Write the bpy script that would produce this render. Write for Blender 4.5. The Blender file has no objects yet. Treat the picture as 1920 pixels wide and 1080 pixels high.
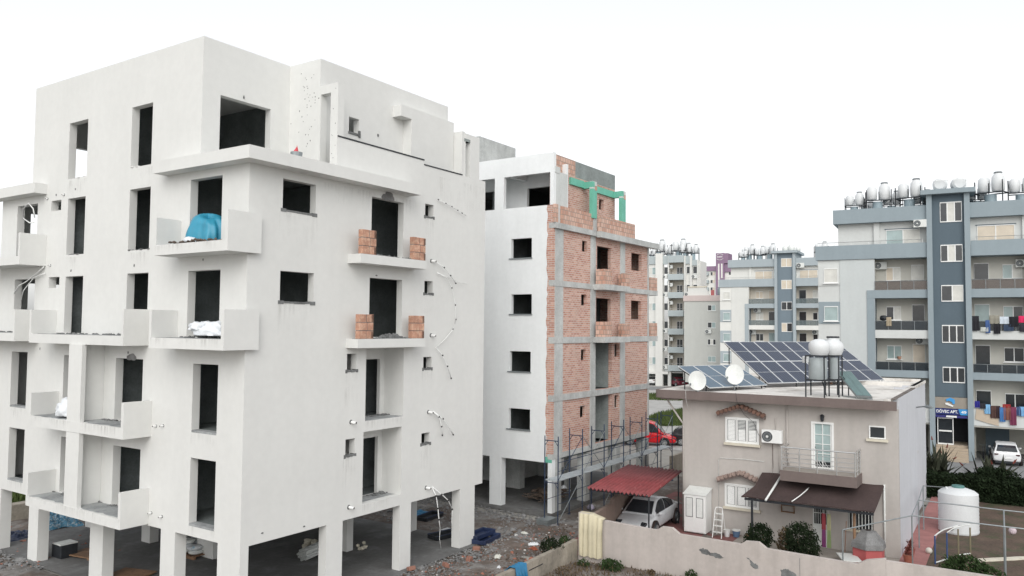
import bpy, bmesh, math, random
from mathutils import noise as mnoise
from mathutils import Vector, Matrix
random.seed(7)
R_ = math.radians
sc = bpy.context.scene
col = sc.collection
# ---------------------------------------------------------------- camera, sky, sun, exposure
CAMZ = 9.2
PITCH, ROLL = 0.04939222, 0.00888667
fw = Vector((0, math.cos(PITCH), math.sin(PITCH))); rr = Vector((1, 0, 0)); uu = rr.cross(fw)
r2 = math.cos(ROLL) * rr + math.sin(ROLL) * uu; u2 = -math.sin(ROLL) * rr + math.cos(ROLL) * uu
cd = bpy.data.cameras.new('camera'); cam = bpy.data.objects.new('camera', cd); col.objects.link(cam)
cd.sensor_width = 36.0; cd.lens = 1491.708 * 36 / 1920; cd.clip_end = 3000; cd.clip_start = 0.2
M = Matrix((r2, u2, -fw)).transposed().to_4x4(); M.translation = Vector((0, 0, CAMZ)); cam.matrix_world = M
sc.camera = cam
SUN_EL, SUN_AZ = R_(36), R_(180)      # azimuth measured clockwise from +Y (the way the camera looks)
w = bpy.data.worlds.new("World"); sc.world = w; w.use_nodes = True
nt = w.node_tree; bgn = nt.nodes['Background']
sky = nt.nodes.new('ShaderNodeTexSky'); sky.sky_type = 'NISHITA'; sky.sun_disc = False
sky.sun_elevation = SUN_EL; sky.sun_rotation = SUN_AZ; sky.dust_density = 3.0; sky.air_density = 1.0; sky.ozone_density = 1.0
hs = nt.nodes.new('ShaderNodeHueSaturation'); hs.inputs['Saturation'].default_value = 0.2; hs.inputs['Value'].default_value = 2.7
gm = nt.nodes.new('ShaderNodeGamma'); gm.inputs['Gamma'].default_value = 0.55      # hazy overcast: an evener sky
nt.links.new(sky.outputs[0], hs.inputs['Color']); nt.links.new(hs.outputs[0], gm.inputs['Color']); nt.links.new(gm.outputs[0], bgn.inputs['Color'])
bgn.inputs['Strength'].default_value = 0.15
sl = bpy.data.lights.new('sun', 'SUN'); sl.energy = 0.5; sl.angle = R_(45); sl.color = (1.0, 0.97, 0.91)
so = bpy.data.objects.new('sun', sl); col.objects.link(so)
sd = Vector((math.sin(SUN_AZ) * math.cos(SUN_EL), math.cos(SUN_AZ) * math.cos(SUN_EL), math.sin(SUN_EL)))
so.rotation_euler = sd.to_track_quat('Z', 'Y').to_euler(); so.location = (0, -20, 60)
sc.view_settings.view_transform = 'Standard'; sc.view_settings.look = 'None'; sc.view_settings.gamma = 1
sc.view_settings.use_curve_mapping = False; sc.view_settings.exposure = 0.93

# ---------------------------------------------------------------- helpers
def link(o): col.objects.link(o); return o
def thing(name, label, cat, loc=(0, 0, 0), rz=0, group=None, parent_frame=None):
    o = link(bpy.data.objects.new(name, None)); o.empty_display_size = .2
    o.location = loc; o.rotation_euler = (0, 0, rz); o['label'] = label; o['category'] = cat
    if group: o['group'] = group
    return o
def tag(o, label, cat, group=None, kind=None):
    o['label'] = label; o['category'] = cat
    if group: o['group'] = group
    if kind: o['kind'] = kind
    return o
def copy_tree(o, parent=None):
    c = o.copy(); link(c)
    if parent: c.parent = parent
    for ch in list(o.children): copy_tree(ch, c)
    return c
class Fr:                                   # a building's own axes: x away to the right, y away to the left, z up
    def __init__(s, ox, oy, yaw): s.o = Vector((ox, oy, 0)); s.rz = math.pi / 2 - yaw
    def p(s, x, y, z=0):
        c, n = math.cos(s.rz), math.sin(s.rz); return Vector((s.o.x + c * x - n * y, s.o.y + n * x + c * y, z))
class MB:
    def __init__(s): s.v = []; s.f = []
    def add(s, vs, fs):
        b = len(s.v); s.v += [tuple(p) for p in vs]; s.f += [tuple(i + b for i in f) for f in fs]; return s
    def box(s, x0, x1, y0, y1, z0, z1):
        x0, x1 = min(x0, x1), max(x0, x1); y0, y1 = min(y0, y1), max(y0, y1); z0, z1 = min(z0, z1), max(z0, z1)
        return s.add([(x, y, z) for z in (z0, z1) for y in (y0, y1) for x in (x0, x1)],
                     [(0, 2, 3, 1), (4, 5, 7, 6), (0, 1, 5, 4), (2, 6, 7, 3), (0, 4, 6, 2), (1, 3, 7, 5)])
    def obox(s, c, size, rot):
        c = Vector(c); h = [k / 2 for k in size]
        vs = [c + rot @ Vector((x * h[0], y * h[1], z * h[2])) for z in (-1, 1) for y in (-1, 1) for x in (-1, 1)]
        return s.add(vs, [(0, 2, 3, 1), (4, 5, 7, 6), (0, 1, 5, 4), (2, 6, 7, 3), (0, 4, 6, 2), (1, 3, 7, 5)])
    def quad(s, a, b, c, d): return s.add([a, b, c, d], [(0, 1, 2, 3)])
    def slab4(s, q, t):                       # four corners thickened by vector t
        t = Vector(t); q = [Vector(k) for k in q]
        return s.add(q + [k + t for k in q], [(0, 3, 2, 1), (4, 5, 6, 7), (0, 1, 5, 4), (1, 2, 6, 5), (2, 3, 7, 6), (3, 0, 4, 7)])
    def cyl(s, p0, p1, r0, r1=None, n=12, cap=True):
        r1 = r0 if r1 is None else r1; p0 = Vector(p0); p1 = Vector(p1); d = (p1 - p0).normalized()
        a = d.orthogonal().normalized(); b = d.cross(a); vs = []
        for p, r in ((p0, r0), (p1, r1)):
            vs += [p + r * (math.cos(2 * math.pi * i / n) * a + math.sin(2 * math.pi * i / n) * b) for i in range(n)]
        fs = [(i, (i + 1) % n, n + (i + 1) % n, n + i) for i in range(n)]
        if cap: fs += [tuple(range(n - 1, -1, -1)), tuple(range(n, 2 * n))]
        return s.add(vs, fs)
    def tube(s, pts, r, n=6):
        pts = [Vector(p) for p in pts]; vs = []; m = len(pts)
        for i, p in enumerate(pts):
            d = (pts[min(i + 1, m - 1)] - pts[max(i - 1, 0)]).normalized()
            ref = Vector((0, 0, 1)) if abs(d.z) < .9 else Vector((1, 0, 0))
            a = d.cross(ref).normalized(); b = d.cross(a)
            vs += [p + r * (math.cos(2 * math.pi * k / n) * a + math.sin(2 * math.pi * k / n) * b) for k in range(n)]
        fs = [(i * n + k, i * n + (k + 1) % n, (i + 1) * n + (k + 1) % n, (i + 1) * n + k) for i in range(m - 1) for k in range(n)]
        fs += [tuple(range(n - 1, -1, -1)), tuple(range((m - 1) * n, m * n))]
        return s.add(vs, fs)
    def lathe(s, c, prof, n=20, axis='z'):
        c = Vector(c); vs = []
        for r, h in prof:
            for k in range(n):
                a = 2 * math.pi * k / n; p, q = r * math.cos(a), r * math.sin(a)
                vs.append(c + (Vector((p, q, h)) if axis == 'z' else Vector((h, p, q)) if axis == 'x' else Vector((p, h, q))))
        m = len(prof)
        fs = [(i * n + k, i * n + (k + 1) % n, (i + 1) * n + (k + 1) % n, (i + 1) * n + k) for i in range(m - 1) for k in range(n)]
        fs += [tuple(range(n - 1, -1, -1)), tuple(range((m - 1) * n, m * n))]
        return s.add(vs, fs)
    def prism(s, poly, axis, a, b):           # 2D polygon swept along an axis
        n = len(poly); f = {'x': lambda p, c: (c, p[0], p[1]), 'y': lambda p, c: (p[0], c, p[1]), 'z': lambda p, c: (p[0], p[1], c)}[axis]
        return s.add([f(p, a) for p in poly] + [f(p, b) for p in poly],
                     [tuple(range(n - 1, -1, -1)), tuple(range(n, 2 * n))] + [(i, (i + 1) % n, n + (i + 1) % n, n + i) for i in range(n)])
    def wall(s, axis, c0, c1, u0, u1, z0, z1, holes=()):
        us = sorted({u0, u1} | {k for h in holes for k in h[:2] if u0 < k < u1}); zs = sorted({z0, z1} | {k for h in holes for k in h[2:4] if z0 < k < z1})
        solid = lambda i, j: 0 <= i < len(us) - 1 and 0 <= j < len(zs) - 1 and not any(
            h[0] <= (us[i] + us[i + 1]) / 2 <= h[1] and h[2] <= (zs[j] + zs[j + 1]) / 2 <= h[3] for h in holes)
        idx = {}; vs = []; fs = []
        def V(i, j, k):
            if (i, j, k) not in idx:
                c = (c0, c1)[k]; idx[(i, j, k)] = len(vs); vs.append((c, us[i], zs[j]) if axis == 'x' else (us[i], c, zs[j]))
            return idx[(i, j, k)]
        for i in range(len(us) - 1):
            for j in range(len(zs) - 1):
                if not solid(i, j): continue
                fs.append((V(i, j, 0), V(i + 1, j, 0), V(i + 1, j + 1, 0), V(i, j + 1, 0)))
                fs.append((V(i, j, 1), V(i, j + 1, 1), V(i + 1, j + 1, 1), V(i + 1, j, 1)))
                if not solid(i - 1, j): fs.append((V(i, j, 0), V(i, j + 1, 0), V(i, j + 1, 1), V(i, j, 1)))
                if not solid(i + 1, j): fs.append((V(i + 1, j, 0), V(i + 1, j, 1), V(i + 1, j + 1, 1), V(i + 1, j + 1, 0)))
                if not solid(i, j - 1): fs.append((V(i, j, 0), V(i, j, 1), V(i + 1, j, 1), V(i + 1, j, 0)))
                if not solid(i, j + 1): fs.append((V(i, j + 1, 0), V(i + 1, j + 1, 0), V(i + 1, j + 1, 1), V(i, j + 1, 1)))
        return s.add(vs, fs)
    def blob(s, c, size, n=1, jag=.2, rz=None, flat=False):
        bm = bmesh.new(); bmesh.ops.create_icosphere(bm, subdivisions=n, radius=1)
        rot = Matrix.Rotation(random.uniform(0, 6.28) if rz is None else rz, 3, 'Z')
        vs = []
        for v in bm.verts:
            k = 1 + random.uniform(-jag, jag); p = Vector((v.co.x * size[0] * k, v.co.y * size[1] * k, v.co.z * size[2] * k))
            if flat and p.z < -.25 * size[2]: p.z = -.25 * size[2]
            vs.append(Vector(c) + rot @ p)
        fs = [tuple(v.index for v in f.verts) for f in bm.faces]; bm.free()
        return s.add(vs, fs)
    def lump(s, c, size, seed=0, n=3, amp=.22, fr_=2.4, flat=True):     # crumpled soft mass
        bm = bmesh.new(); bmesh.ops.create_icosphere(bm, subdivisions=n, radius=1); vs = []
        for v in bm.verts:
            d = v.co.normalized(); k = 1 + amp * mnoise.noise(d * fr_ + Vector((seed, seed * .7, 0))) + amp * .6 * abs(mnoise.noise(d * fr_ * 2.7 + Vector((0, seed, seed)))) 
            p = Vector((d.x * size[0], d.y * size[1], d.z * size[2])) * k
            if flat and p.z < -.3 * size[2]: p.z = -.3 * size[2]
            vs.append(Vector(c) + p)
        fs = [tuple(v.index for v in f.verts) for f in bm.faces]; bm.free(); return s.add(vs, fs)
    def crumple(s, c, sx, sy, h, seed=0, n=30):                         # crumpled sheet lying on the ground
        vs = []; fs = []
        for j in range(n + 1):
            for i in range(n + 1):
                u, v = i / n * 2 - 1, j / n * 2 - 1; q = Vector((u * 2.6 + seed, v * 2.6, seed * .3))
                e = max(0, 1 - max(abs(u), abs(v)) ** 3); w_ = 1 + .25 * mnoise.noise(Vector((math.atan2(v, u) * 1.6, seed, 0)))
                z = h * e * (.35 + 1.1 * abs(mnoise.noise(q)) + .5 * abs(mnoise.noise(q * 2.7))) + .01
                vs.append((c[0] + u * sx * w_, c[1] + v * sy * w_, c[2] + z))
        for j in range(n):
            for i in range(n): a = j * (n + 1) + i; fs.append((a, a + 1, a + n + 2, a + n + 1))
        return s.add(vs, fs)
    def build(s, name, mat, parent=None, smooth=False, bevel=0, label=None, recalc=True):
        me = bpy.data.meshes.new(name); me.from_pydata(s.v, [], s.f)
        if recalc:
            bm = bmesh.new(); bm.from_mesh(me); bmesh.ops.recalc_face_normals(bm, faces=bm.faces); bm.to_mesh(me); bm.free()
        if smooth:
            me.polygons.foreach_set('use_smooth', [True] * len(me.polygons))
        me.materials.append(mat); o = link(bpy.data.objects.new(name, me))
        if parent: o.parent = parent
        if bevel:
            m = o.modifiers.new('bevel', 'BEVEL'); m.width = bevel; m.segments = 2; m.limit_method = 'ANGLE'
        if smooth and smooth != True:
            m = o.modifiers.new('es', 'EDGE_SPLIT'); m.split_angle = R_(smooth)
        if label: o['label'] = label
        return o
def place(o, fr, x=0, y=0, z=0, rz=0):
    o.location = fr.p(x, y, z); o.rotation_euler = (0, 0, fr.rz + rz); return o

# ---------------------------------------------------------------- materials
def mat(name, c, rough=.85, var=.06, scale=1.2, fine=.04, streak=0.0, bump=.0, bscale=40, metal=0, spec=.5, dark=None, darkamt=0, darkscale=.6, c2=None, c2thr=(.5, .6), c2scale=2.0):
    m = bpy.data.materials.new(name); m.use_nodes = True; n = m.node_tree.nodes; l = m.node_tree.links; b = n['Principled BSDF']
    b.inputs['Roughness'].default_value = rough; b.inputs['Metallic'].default_value = metal
    b.inputs['Specular IOR Level'].default_value = spec
    tc = n.new('ShaderNodeTexCoord'); oc = tc.outputs['Object']
    def noise(sc_, det=4, vec=None, rgh=.55):
        t = n.new('ShaderNodeTexNoise'); t.inputs['Scale'].default_value = sc_; t.inputs['Detail'].default_value = det; t.inputs['Roughness'].default_value = rgh
        l.new(vec or oc, t.inputs['Vector']); return t.outputs['Fac']
    def ramp(fac, a, bb, lo, hi):
        mr = n.new('ShaderNodeMapRange'); mr.inputs[1].default_value = a; mr.inputs[2].default_value = bb; mr.inputs[3].default_value = lo; mr.inputs[4].default_value = hi
        l.new(fac, mr.inputs[0]); return mr.outputs[0]
    def mul(a, bb):
        x = n.new('ShaderNodeMath'); x.operation = 'MULTIPLY'; l.new(a, x.inputs[0]); l.new(bb, x.inputs[1]); return x.outputs[0]
    f = ramp(noise(scale), .3, .7, 1 - var, 1 + var)
    f = mul(f, ramp(noise(scale * 9, 3), .3, .7, 1 - fine, 1 + fine))
    if streak:
        mp = n.new('ShaderNodeMapping'); mp.inputs['Scale'].default_value = (1.3, 1.3, .12); l.new(oc, mp.inputs[0])
        f = mul(f, ramp(noise(1.6, 5, mp.outputs[0]), .35, .7, 1 + streak * .3, 1 - streak))
    base = n.new('ShaderNodeRGB'); base.outputs[0].default_value = (*c, 1); src = base.outputs[0]
    if c2:
        mx = n.new('ShaderNodeMix'); mx.data_type = 'RGBA'; l.new(ramp(noise(c2scale, 6, None, .65), c2thr[0], c2thr[1], 0, 1), mx.inputs[0])
        l.new(src, mx.inputs[6]); mx.inputs[7].default_value = (*c2, 1); src = mx.outputs[2]
    if dark:
        mx = n.new('ShaderNodeMix'); mx.data_type = 'RGBA'; l.new(ramp(noise(darkscale, 6, None, .7), .5, .68, 0, darkamt), mx.inputs[0])
        l.new(src, mx.inputs[6]); mx.inputs[7].default_value = (*dark, 1); src = mx.outputs[2]
    vm = n.new('ShaderNodeVectorMath'); vm.operation = 'SCALE'; l.new(src, vm.inputs[0]); l.new(f, vm.inputs['Scale']); l.new(vm.outputs[0], b.inputs['Base Color'])
    if bump:
        bp = n.new('ShaderNodeBump'); bp.inputs['Strength'].default_value = bump; bp.inputs['Distance'].default_value = .02
        l.new(noise(bscale, 5, None, .65), bp.inputs['Height']); l.new(bp.outputs[0], b.inputs['Normal'])
    return m
def brickmat(name, ca, cb, mortar, bw, bh, ms=.012, mottle=.35, bump=.5):
    m = mat(name, ca, .9); n = m.node_tree.nodes; l = m.node_tree.links; b = n['Principled BSDF']
    tc = n.new('ShaderNodeTexCoord'); sp = n.new('ShaderNodeSeparateXYZ'); l.new(tc.outputs['Object'], sp.inputs[0])
    ad = n.new('ShaderNodeMath'); ad.operation = 'ADD'; l.new(sp.outputs[0], ad.inputs[0]); l.new(sp.outputs[1], ad.inputs[1])
    cb_ = n.new('ShaderNodeCombineXYZ'); l.new(ad.outputs[0], cb_.inputs[0]); l.new(sp.outputs[2], cb_.inputs[1])
    nz0 = n.new('ShaderNodeTexNoise'); nz0.inputs['Scale'].default_value = 2.2; l.new(tc.outputs['Object'], nz0.inputs['Vector'])
    wob = n.new('ShaderNodeVectorMath'); wob.operation = 'SCALE'; l.new(nz0.outputs['Color'], wob.inputs[0]); wob.inputs['Scale'].default_value = .035
    va = n.new('ShaderNodeVectorMath'); l.new(cb_.outputs[0], va.inputs[0]); l.new(wob.outputs[0], va.inputs[1])
    t = n.new('ShaderNodeTexBrick'); l.new(va.outputs[0], t.inputs['Vector']); t.inputs['Scale'].default_value = 1
    t.inputs['Brick Width'].default_value = bw; t.inputs['Row Height'].default_value = bh; t.inputs['Mortar Size'].default_value = ms; t.inputs['Bias'].default_value = -.1
    t.inputs['Mortar Smooth'].default_value = .3
    t.inputs['Color1'].default_value = (*ca, 1); t.inputs['Color2'].default_value = (*cb, 1); t.inputs['Mortar'].default_value = (*mortar, 1)
    nz = n.new('ShaderNodeTexNoise'); nz.inputs['Scale'].default_value = 1.1; nz.inputs['Detail'].default_value = 6; l.new(tc.outputs['Object'], nz.inputs['Vector'])
    mr = n.new('ShaderNodeMapRange'); mr.inputs[1].default_value = .45; mr.inputs[2].default_value = .75; mr.inputs[3].default_value = 0; mr.inputs[4].default_value = mottle; l.new(nz.outputs[0], mr.inputs[0])
    mx = n.new('ShaderNodeMix'); mx.data_type = 'RGBA'; l.new(mr.outputs[0], mx.inputs[0]); l.new(t.outputs['Color'], mx.inputs[6]); mx.inputs[7].default_value = (.5, .42, .37, 1)
    l.new(mx.outputs[2], b.inputs['Base Color'])
    iv = n.new('ShaderNodeMath'); iv.operation = 'SUBTRACT'; iv.inputs[0].default_value = 1; l.new(t.outputs['Fac'], iv.inputs[1])
    bp = n.new('ShaderNodeBump'); bp.inputs['Strength'].default_value = bump; bp.inputs['Distance'].default_value = .02; l.new(iv.outputs[0], bp.inputs['Height']); l.new(bp.outputs[0], b.inputs['Normal'])
    return m
def glassmat(name, c, alpha):
    m = bpy.data.materials.new(name); m.use_nodes = True; n = m.node_tree.nodes; l = m.node_tree.links; b = n['Principled BSDF']
    b.inputs['Base Color'].default_value = (*c, 1); b.inputs['Roughness'].default_value = .06; b.inputs['Alpha'].default_value = alpha; return m
MT = {}
MT['plaster'] = mat('plaster', (.695, .698, .68), .92, .028, .4, .02, .016, .14, 55, spec=.2)
MT['plaster_white'] = mat('plaster_white', (.80, .82, .825), .92, .03, .5, .02, .03, .08, 55, spec=.2)
MT['raw_concrete'] = mat('raw_concrete', (.50, .515, .505), .95, .12, 1.3, .1, .14, .3, 30, dark=(.2, .21, .21), darkamt=.35)
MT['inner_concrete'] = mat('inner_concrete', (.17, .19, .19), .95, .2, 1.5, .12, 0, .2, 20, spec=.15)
MT['mortar'] = mat('mortar', (.16, .165, .165), .95, .3, 4, .2, 0, .6, 25)
MT['cement_floor'] = mat('cement_floor', (.33, .345, .35), .95, .2, 1.6, .15, 0, .4, 18, dark=(.17, .175, .18), darkamt=.7, darkscale=1.5)
MT['cement_pale'] = mat('cement_pale', (.58, .6, .59), .95, .06, 1.2, .05, .05, .2, 30)
MT['brick'] = brickmat('brick', (.44, .205, .155), (.64, .40, .32), (.58, .51, .46), .29, .108, .016, .3)
MT['brick_big'] = brickmat('brick_big', (.50, .28, .21), (.68, .47, .38), (.32, .25, .21), .25, .24, .02, .3)
MT['terracotta'] = mat('terracotta', (.46, .25, .175), .9, .18, 3, .12, 0, .2, 30, c2=(.56, .36, .26), c2thr=(.45, .6), c2scale=5)
MT['green_form'] = mat('green_form', (.15, .47, .36), .6, .08, 2, .06, .08)
MT['render_grey'] = mat('render_grey', (.25, .28, .275), .95, .18, 1.1, .1, 0, .3, 20)
MT['dark_slot'] = mat('dark_slot', (.03, .02, .018), .9)
MT['pvc'] = mat('pvc', (.80, .81, .80), .45, .03, 3)
MT['black_tape'] = mat('black_tape', (.02, .02, .02), .6)
MT['house_wall'] = mat('house_wall', (.475, .447, .422), .92, .04, .6, .03, .07, .1, 60, spec=.2)
MT['house_side'] = mat('house_side', (.57, .585, .62), .92, .03, .6, .03, .04, .1, 60, spec=.2)
MT['house_trim'] = mat('house_trim', (.17, .135, .125), .85, .06, 1, .04, .08)
MT['roof_white'] = mat('roof_white', (.70, .68, .645), .9, .1, .8, .06, 0, .15, 20, dark=(.24, .21, .18), darkamt=.75, darkscale=.55)
MT['clay_tile'] = mat('clay_tile', (.17, .095, .07), .85, .3, 5, .2, 0, .3, 30)
MT['clay_tile_grey'] = mat('clay_tile_grey', (.30, .225, .195), .85, .3, 5, .2, 0, .3, 30)
MT['white_paint'] = mat('white_paint', (.80, .81, .80), .45, .03, 2, .02)
MT['white_dirty'] = mat('white_dirty', (.70, .72, .70), .5, .08, 2, .06, .1)
MT['cream'] = mat('cream', (.62, .58, .48), .8, .06, 2)
MT['metal_light'] = mat('metal_light', (.62, .63, .63), .3, .06, 4, metal=.85)
MT['metal_grey'] = mat('metal_grey', (.22, .24, .25), .5, .12, 4, metal=.5)
MT['metal_dark'] = mat('metal_dark', (.03, .034, .04), .55, .2, 4, metal=.3)
MT['galv'] = mat('galv', (.30, .33, .34), .45, .12, 3, metal=.5)
MT['scaf_blue'] = mat('scaf_blue', (.035, .055, .10), .5, .3, 3, .2, metal=.3)
MT['plank'] = mat('plank', (.42, .46, .48), .7, .15, 2, .15)
MT['wood'] = mat('wood', (.22, .13, .075), .8, .25, 4, .2)
MT['glass_dark'] = mat('glass_dark', (.03, .035, .04), .08, .2, 2, spec=.7)
MT['glass_pale'] = mat('glass_pale', (.33, .42, .42), .12, .15, 1.2, spec=.6)
MT['curtain'] = mat('curtain', (.62, .55, .45), .5, .08, 2, spec=.5)
MT['curtain_white'] = mat('curtain_white', (.62, .62, .58), .4, .1, 2, spec=.5)
MT['rail_glass'] = glassmat('rail_glass', (.03, .04, .05), .78)
MT['rail_brown'] = glassmat('rail_brown', (.12, .1, .09), .75)
MT['rail_pale'] = glassmat('rail_pale', (.16, .2, .21), .6)
MT['panel'] = mat('panel', (.018, .028, .055), .12, .12, 2, .08, spec=.7)
MT['panel_b'] = mat('panel_b', (.035, .075, .12), .12, .12, 2, .08, spec=.8)
MT['alu'] = mat('alu', (.66, .68, .69), .4, .03, 3, metal=.3)
MT['collector'] = mat('collector', (.12, .19, .19), .25, .1, 2, spec=.6)
MT['awning'] = mat('awning', (.055, .036, .034), .9, .18, 1.3, .12, 0, .3, 25)
MT['tank'] = mat('tank', (.66, .68, .69), .5, .03, 2)
MT['asphalt'] = mat('asphalt', (.23, .235, .24), .9, .1, .8, .1, 0, .3, 25)
MT['red_paving'] = mat('red_paving', (.20, .085, .08), .9, .2, 2, .12, 0, .2, 20)
MT['pink_path'] = mat('pink_path', (.34, .155, .145), .9, .15, 2, .1, 0, .2, 20)
MT['beige_paving'] = mat('beige_paving', (.33, .30, .27), .9, .1, 2, .08)
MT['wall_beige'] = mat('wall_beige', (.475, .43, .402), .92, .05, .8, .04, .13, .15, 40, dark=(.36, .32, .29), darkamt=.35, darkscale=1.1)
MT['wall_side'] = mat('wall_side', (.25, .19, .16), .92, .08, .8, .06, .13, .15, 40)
MT['wall_old'] = mat('wall_old', (.33, .295, .245), .95, .15, 1, .1, .22, .4, 20, dark=(.13, .12, .1), darkamt=.5, darkscale=1.3)
MT['brown_earth'] = mat('brown_earth', (.125, .101, .086), .95, .25, .5, .22, 0, .9, 7, c2=(.21, .2, .19), c2thr=(.46, .6), c2scale=.6)
MT['far_ground'] = mat('far_ground', (.30, .29, .265), .95, .15, .2, .12, 0, .4, 6)
MT['gravel_pale'] = mat('gravel_pale', (.40, .395, .38), .95, .12, .5, .1, 0, .4, 8)
MT['lawn'] = mat('lawn', (.095, .065, .047), .95, .2, .9, .2, 0, .8, 12, c2=(.055, .06, .028), c2thr=(.5, .64), c2scale=.8)
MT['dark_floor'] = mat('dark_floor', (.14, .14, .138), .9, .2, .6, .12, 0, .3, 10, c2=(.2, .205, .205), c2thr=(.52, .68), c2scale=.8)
MT['rubble_grey'] = mat('rubble_grey', (.20, .2, .2), .95, .25, 3, .2, 0, .4, 20)
MT['rubble_brown'] = mat('rubble_brown', (.11, .083, .066), .95, .25, 3, .2, 0, .4, 20)
MT['tarp_blue'] = mat('tarp_blue', (.02, .16, .31), .4, .12, 2)
MT['tarp_cyan'] = mat('tarp_cyan', (.035, .27, .40), .42, .1, 2)
MT['blue_dark'] = mat('blue_dark', (.018, .03, .075), .5, .2, 2)
MT['sack'] = mat('sack', (.74, .77, .80), .6, .1, 5, c2=(.35, .55, .68), c2thr=(.62, .66), c2scale=3)
MT['cloth_yellow'] = mat('cloth_yellow', (.56, .51, .37), .9, .08, 2)
def leafmat(name, c, t=.35):
    m = mat(name, c, .75, .45, 2.2, .3, spec=.1); return m
MT['leaf_dark'] = leafmat('leaf_dark', (.016, .026, .012))
MT['leaf_mid'] = leafmat('leaf_mid', (.035, .06, .022))
MT['leaf_grass'] = leafmat('leaf_grass', (.085, .115, .04))
MT['leaf_aloe'] = leafmat('leaf_aloe', (.045, .05, .034))
MT['leaf_red'] = leafmat('leaf_red', (.15, .045, .035))
MT['dry'] = leafmat('dry', (.12, .09, .055))
_cm = {}
def stainmat(name, c, amt):
    m = bpy.data.materials.new(name); m.use_nodes = True; n = m.node_tree.nodes; l = m.node_tree.links; b = n['Principled BSDF']
    b.inputs['Base Color'].default_value = (*c, 1); b.inputs['Roughness'].default_value = .95; b.inputs['Specular IOR Level'].default_value = .1
    tc = n.new('ShaderNodeTexCoord'); mp = n.new('ShaderNodeMapping'); mp.inputs['Scale'].default_value = (9, 9, .7); l.new(tc.outputs['Object'], mp.inputs[0])
    nz = n.new('ShaderNodeTexNoise'); nz.inputs['Scale'].default_value = 1; nz.inputs['Detail'].default_value = 5; l.new(mp.outputs[0], nz.inputs['Vector'])
    r1 = n.new('ShaderNodeMapRange'); r1.inputs[1].default_value = .42; r1.inputs[2].default_value = .8; r1.inputs[4].default_value = amt; l.new(nz.outputs[0], r1.inputs[0])
    n2 = n.new('ShaderNodeTexNoise'); n2.inputs['Scale'].default_value = 1.3; n2.inputs['Detail'].default_value = 3; l.new(tc.outputs['Object'], n2.inputs['Vector'])
    r2_ = n.new('ShaderNodeMapRange'); r2_.inputs[1].default_value = .42; r2_.inputs[2].default_value = .68; l.new(n2.outputs[0], r2_.inputs[0])
    r3 = n.new('ShaderNodeMath'); r3.operation = 'MULTIPLY'; l.new(r1.outputs[0], r3.inputs[0]); l.new(r2_.outputs[0], r3.inputs[1])
    sp = n.new('ShaderNodeSeparateXYZ'); l.new(tc.outputs['Generated'], sp.inputs[0])
    f = n.new('ShaderNodeMath'); f.operation = 'MULTIPLY'; l.new(r3.outputs[0], f.inputs[0]); l.new(sp.outputs[2], f.inputs[1]); l.new(f.outputs[0], b.inputs['Alpha']); return m
MT['drip'] = stainmat('drip', (.30, .28, .25), .5)
MT['drip_soft'] = stainmat('drip_soft', (.42, .40, .37), .36)
def cmat(c, rough=.7):
    k = (tuple(c), rough)
    if k not in _cm: _cm[k] = mat('paint_%d' % len(_cm), c, rough, .06, 3)
    return _cm[k]

FA = Fr(-8.1379, 24.3776, .5872); FB = Fr(2.0213, 39.0435, .5923); FH = Fr(15.6987, 32.4523, .5635); FR = Fr(30.5734, 58.4408, .5034)
FC3 = Fr(36.4262, 110.1324, .5034); FC1 = Fr(24.4854, 128.6913, .5034); FC2 = Fr(35.6831, 135.3762, .5034); FP = Fr(57.2264, 222.767, .5034)
# ================================================================ ground and paving
def sheet(name, fr, x0, x1, y0, y1, z, m, kind='structure'):
    o = MB().quad((x0, y0, 0), (x1, y0, 0), (x1, y1, 0), (x0, y1, 0)).build(name, m, None, recalc=False)
    place(o, fr, 0, 0, z); o['kind'] = kind; return o
g = MB().quad((-900, -300, 0), (900, -300, 0), (900, 1500, 0), (-900, 1500, 0)).build('ground', MT['far_ground'], None, recalc=False); g.location = (0, 0, -.03); g['kind'] = 'structure'
def lumpy(name, fr, x0, x1, y0, y1, z, m, nx, ny, amp, edge=.0):
    vs = []; fs = []
    for j in range(ny + 1):
        for i in range(nx + 1):
            x = x0 + (x1 - x0) * i / nx; y = y0 + (y1 - y0) * j / ny
            e = min(i, nx - i, j, ny - j); k = 0 if e == 0 else 1
            h = amp * (.5 * math.sin(x * 1.7 + y * .8) + .5 * math.sin(y * 2.3 - x * .6) + random.uniform(-.6, .6)) * k
            vs.append((x, y, h + (.02 if k else -.03)))
    for j in range(ny):
        for i in range(nx): a = j * (nx + 1) + i; fs.append((a, a + 1, a + nx + 2, a + nx + 1))
    o = MB().add(vs, fs).build(name, m, None, smooth=True, recalc=False); place(o, fr, 0, 0, z); o['kind'] = 'structure'; return o
lumpy('earth_ground', FA, -12, 32, -15, -.35, 0, MT['brown_earth'], 110, 46, .05)
lumpy('earth_ground', FA, 12.35, 17.0, -.35, 24, 0, MT['brown_earth'], 20, 90, .04)
lumpy('earth_ground', FA, -12, 12.3, 16.4, 40, 0, MT['brown_earth'], 60, 50, .05)
lumpy('earth_ground', FA, -12, -.25, -.35, 16.4, 0, MT['brown_earth'], 40, 50, .05)
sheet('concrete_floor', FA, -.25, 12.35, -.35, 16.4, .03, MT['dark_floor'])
sheet('garden_ground', FH, -6.85, 16.5, -14, -.95, .045, MT['lawn'])
sheet('side_path', FH, -2, 15.4, -.95, 0, .06, MT['pink_path'])
sheet('yard_paving', FH, -6.85, 0, 0, 6.4, .055, MT['beige_paving'])
sheet('driveway_paving', FH, -6.85, 14, 6.4, 12.3, .05, MT['red_paving'])
sheet('forecourt_paving', FR, -12, 20, -16, 14, .02, MT['asphalt'])
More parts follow.
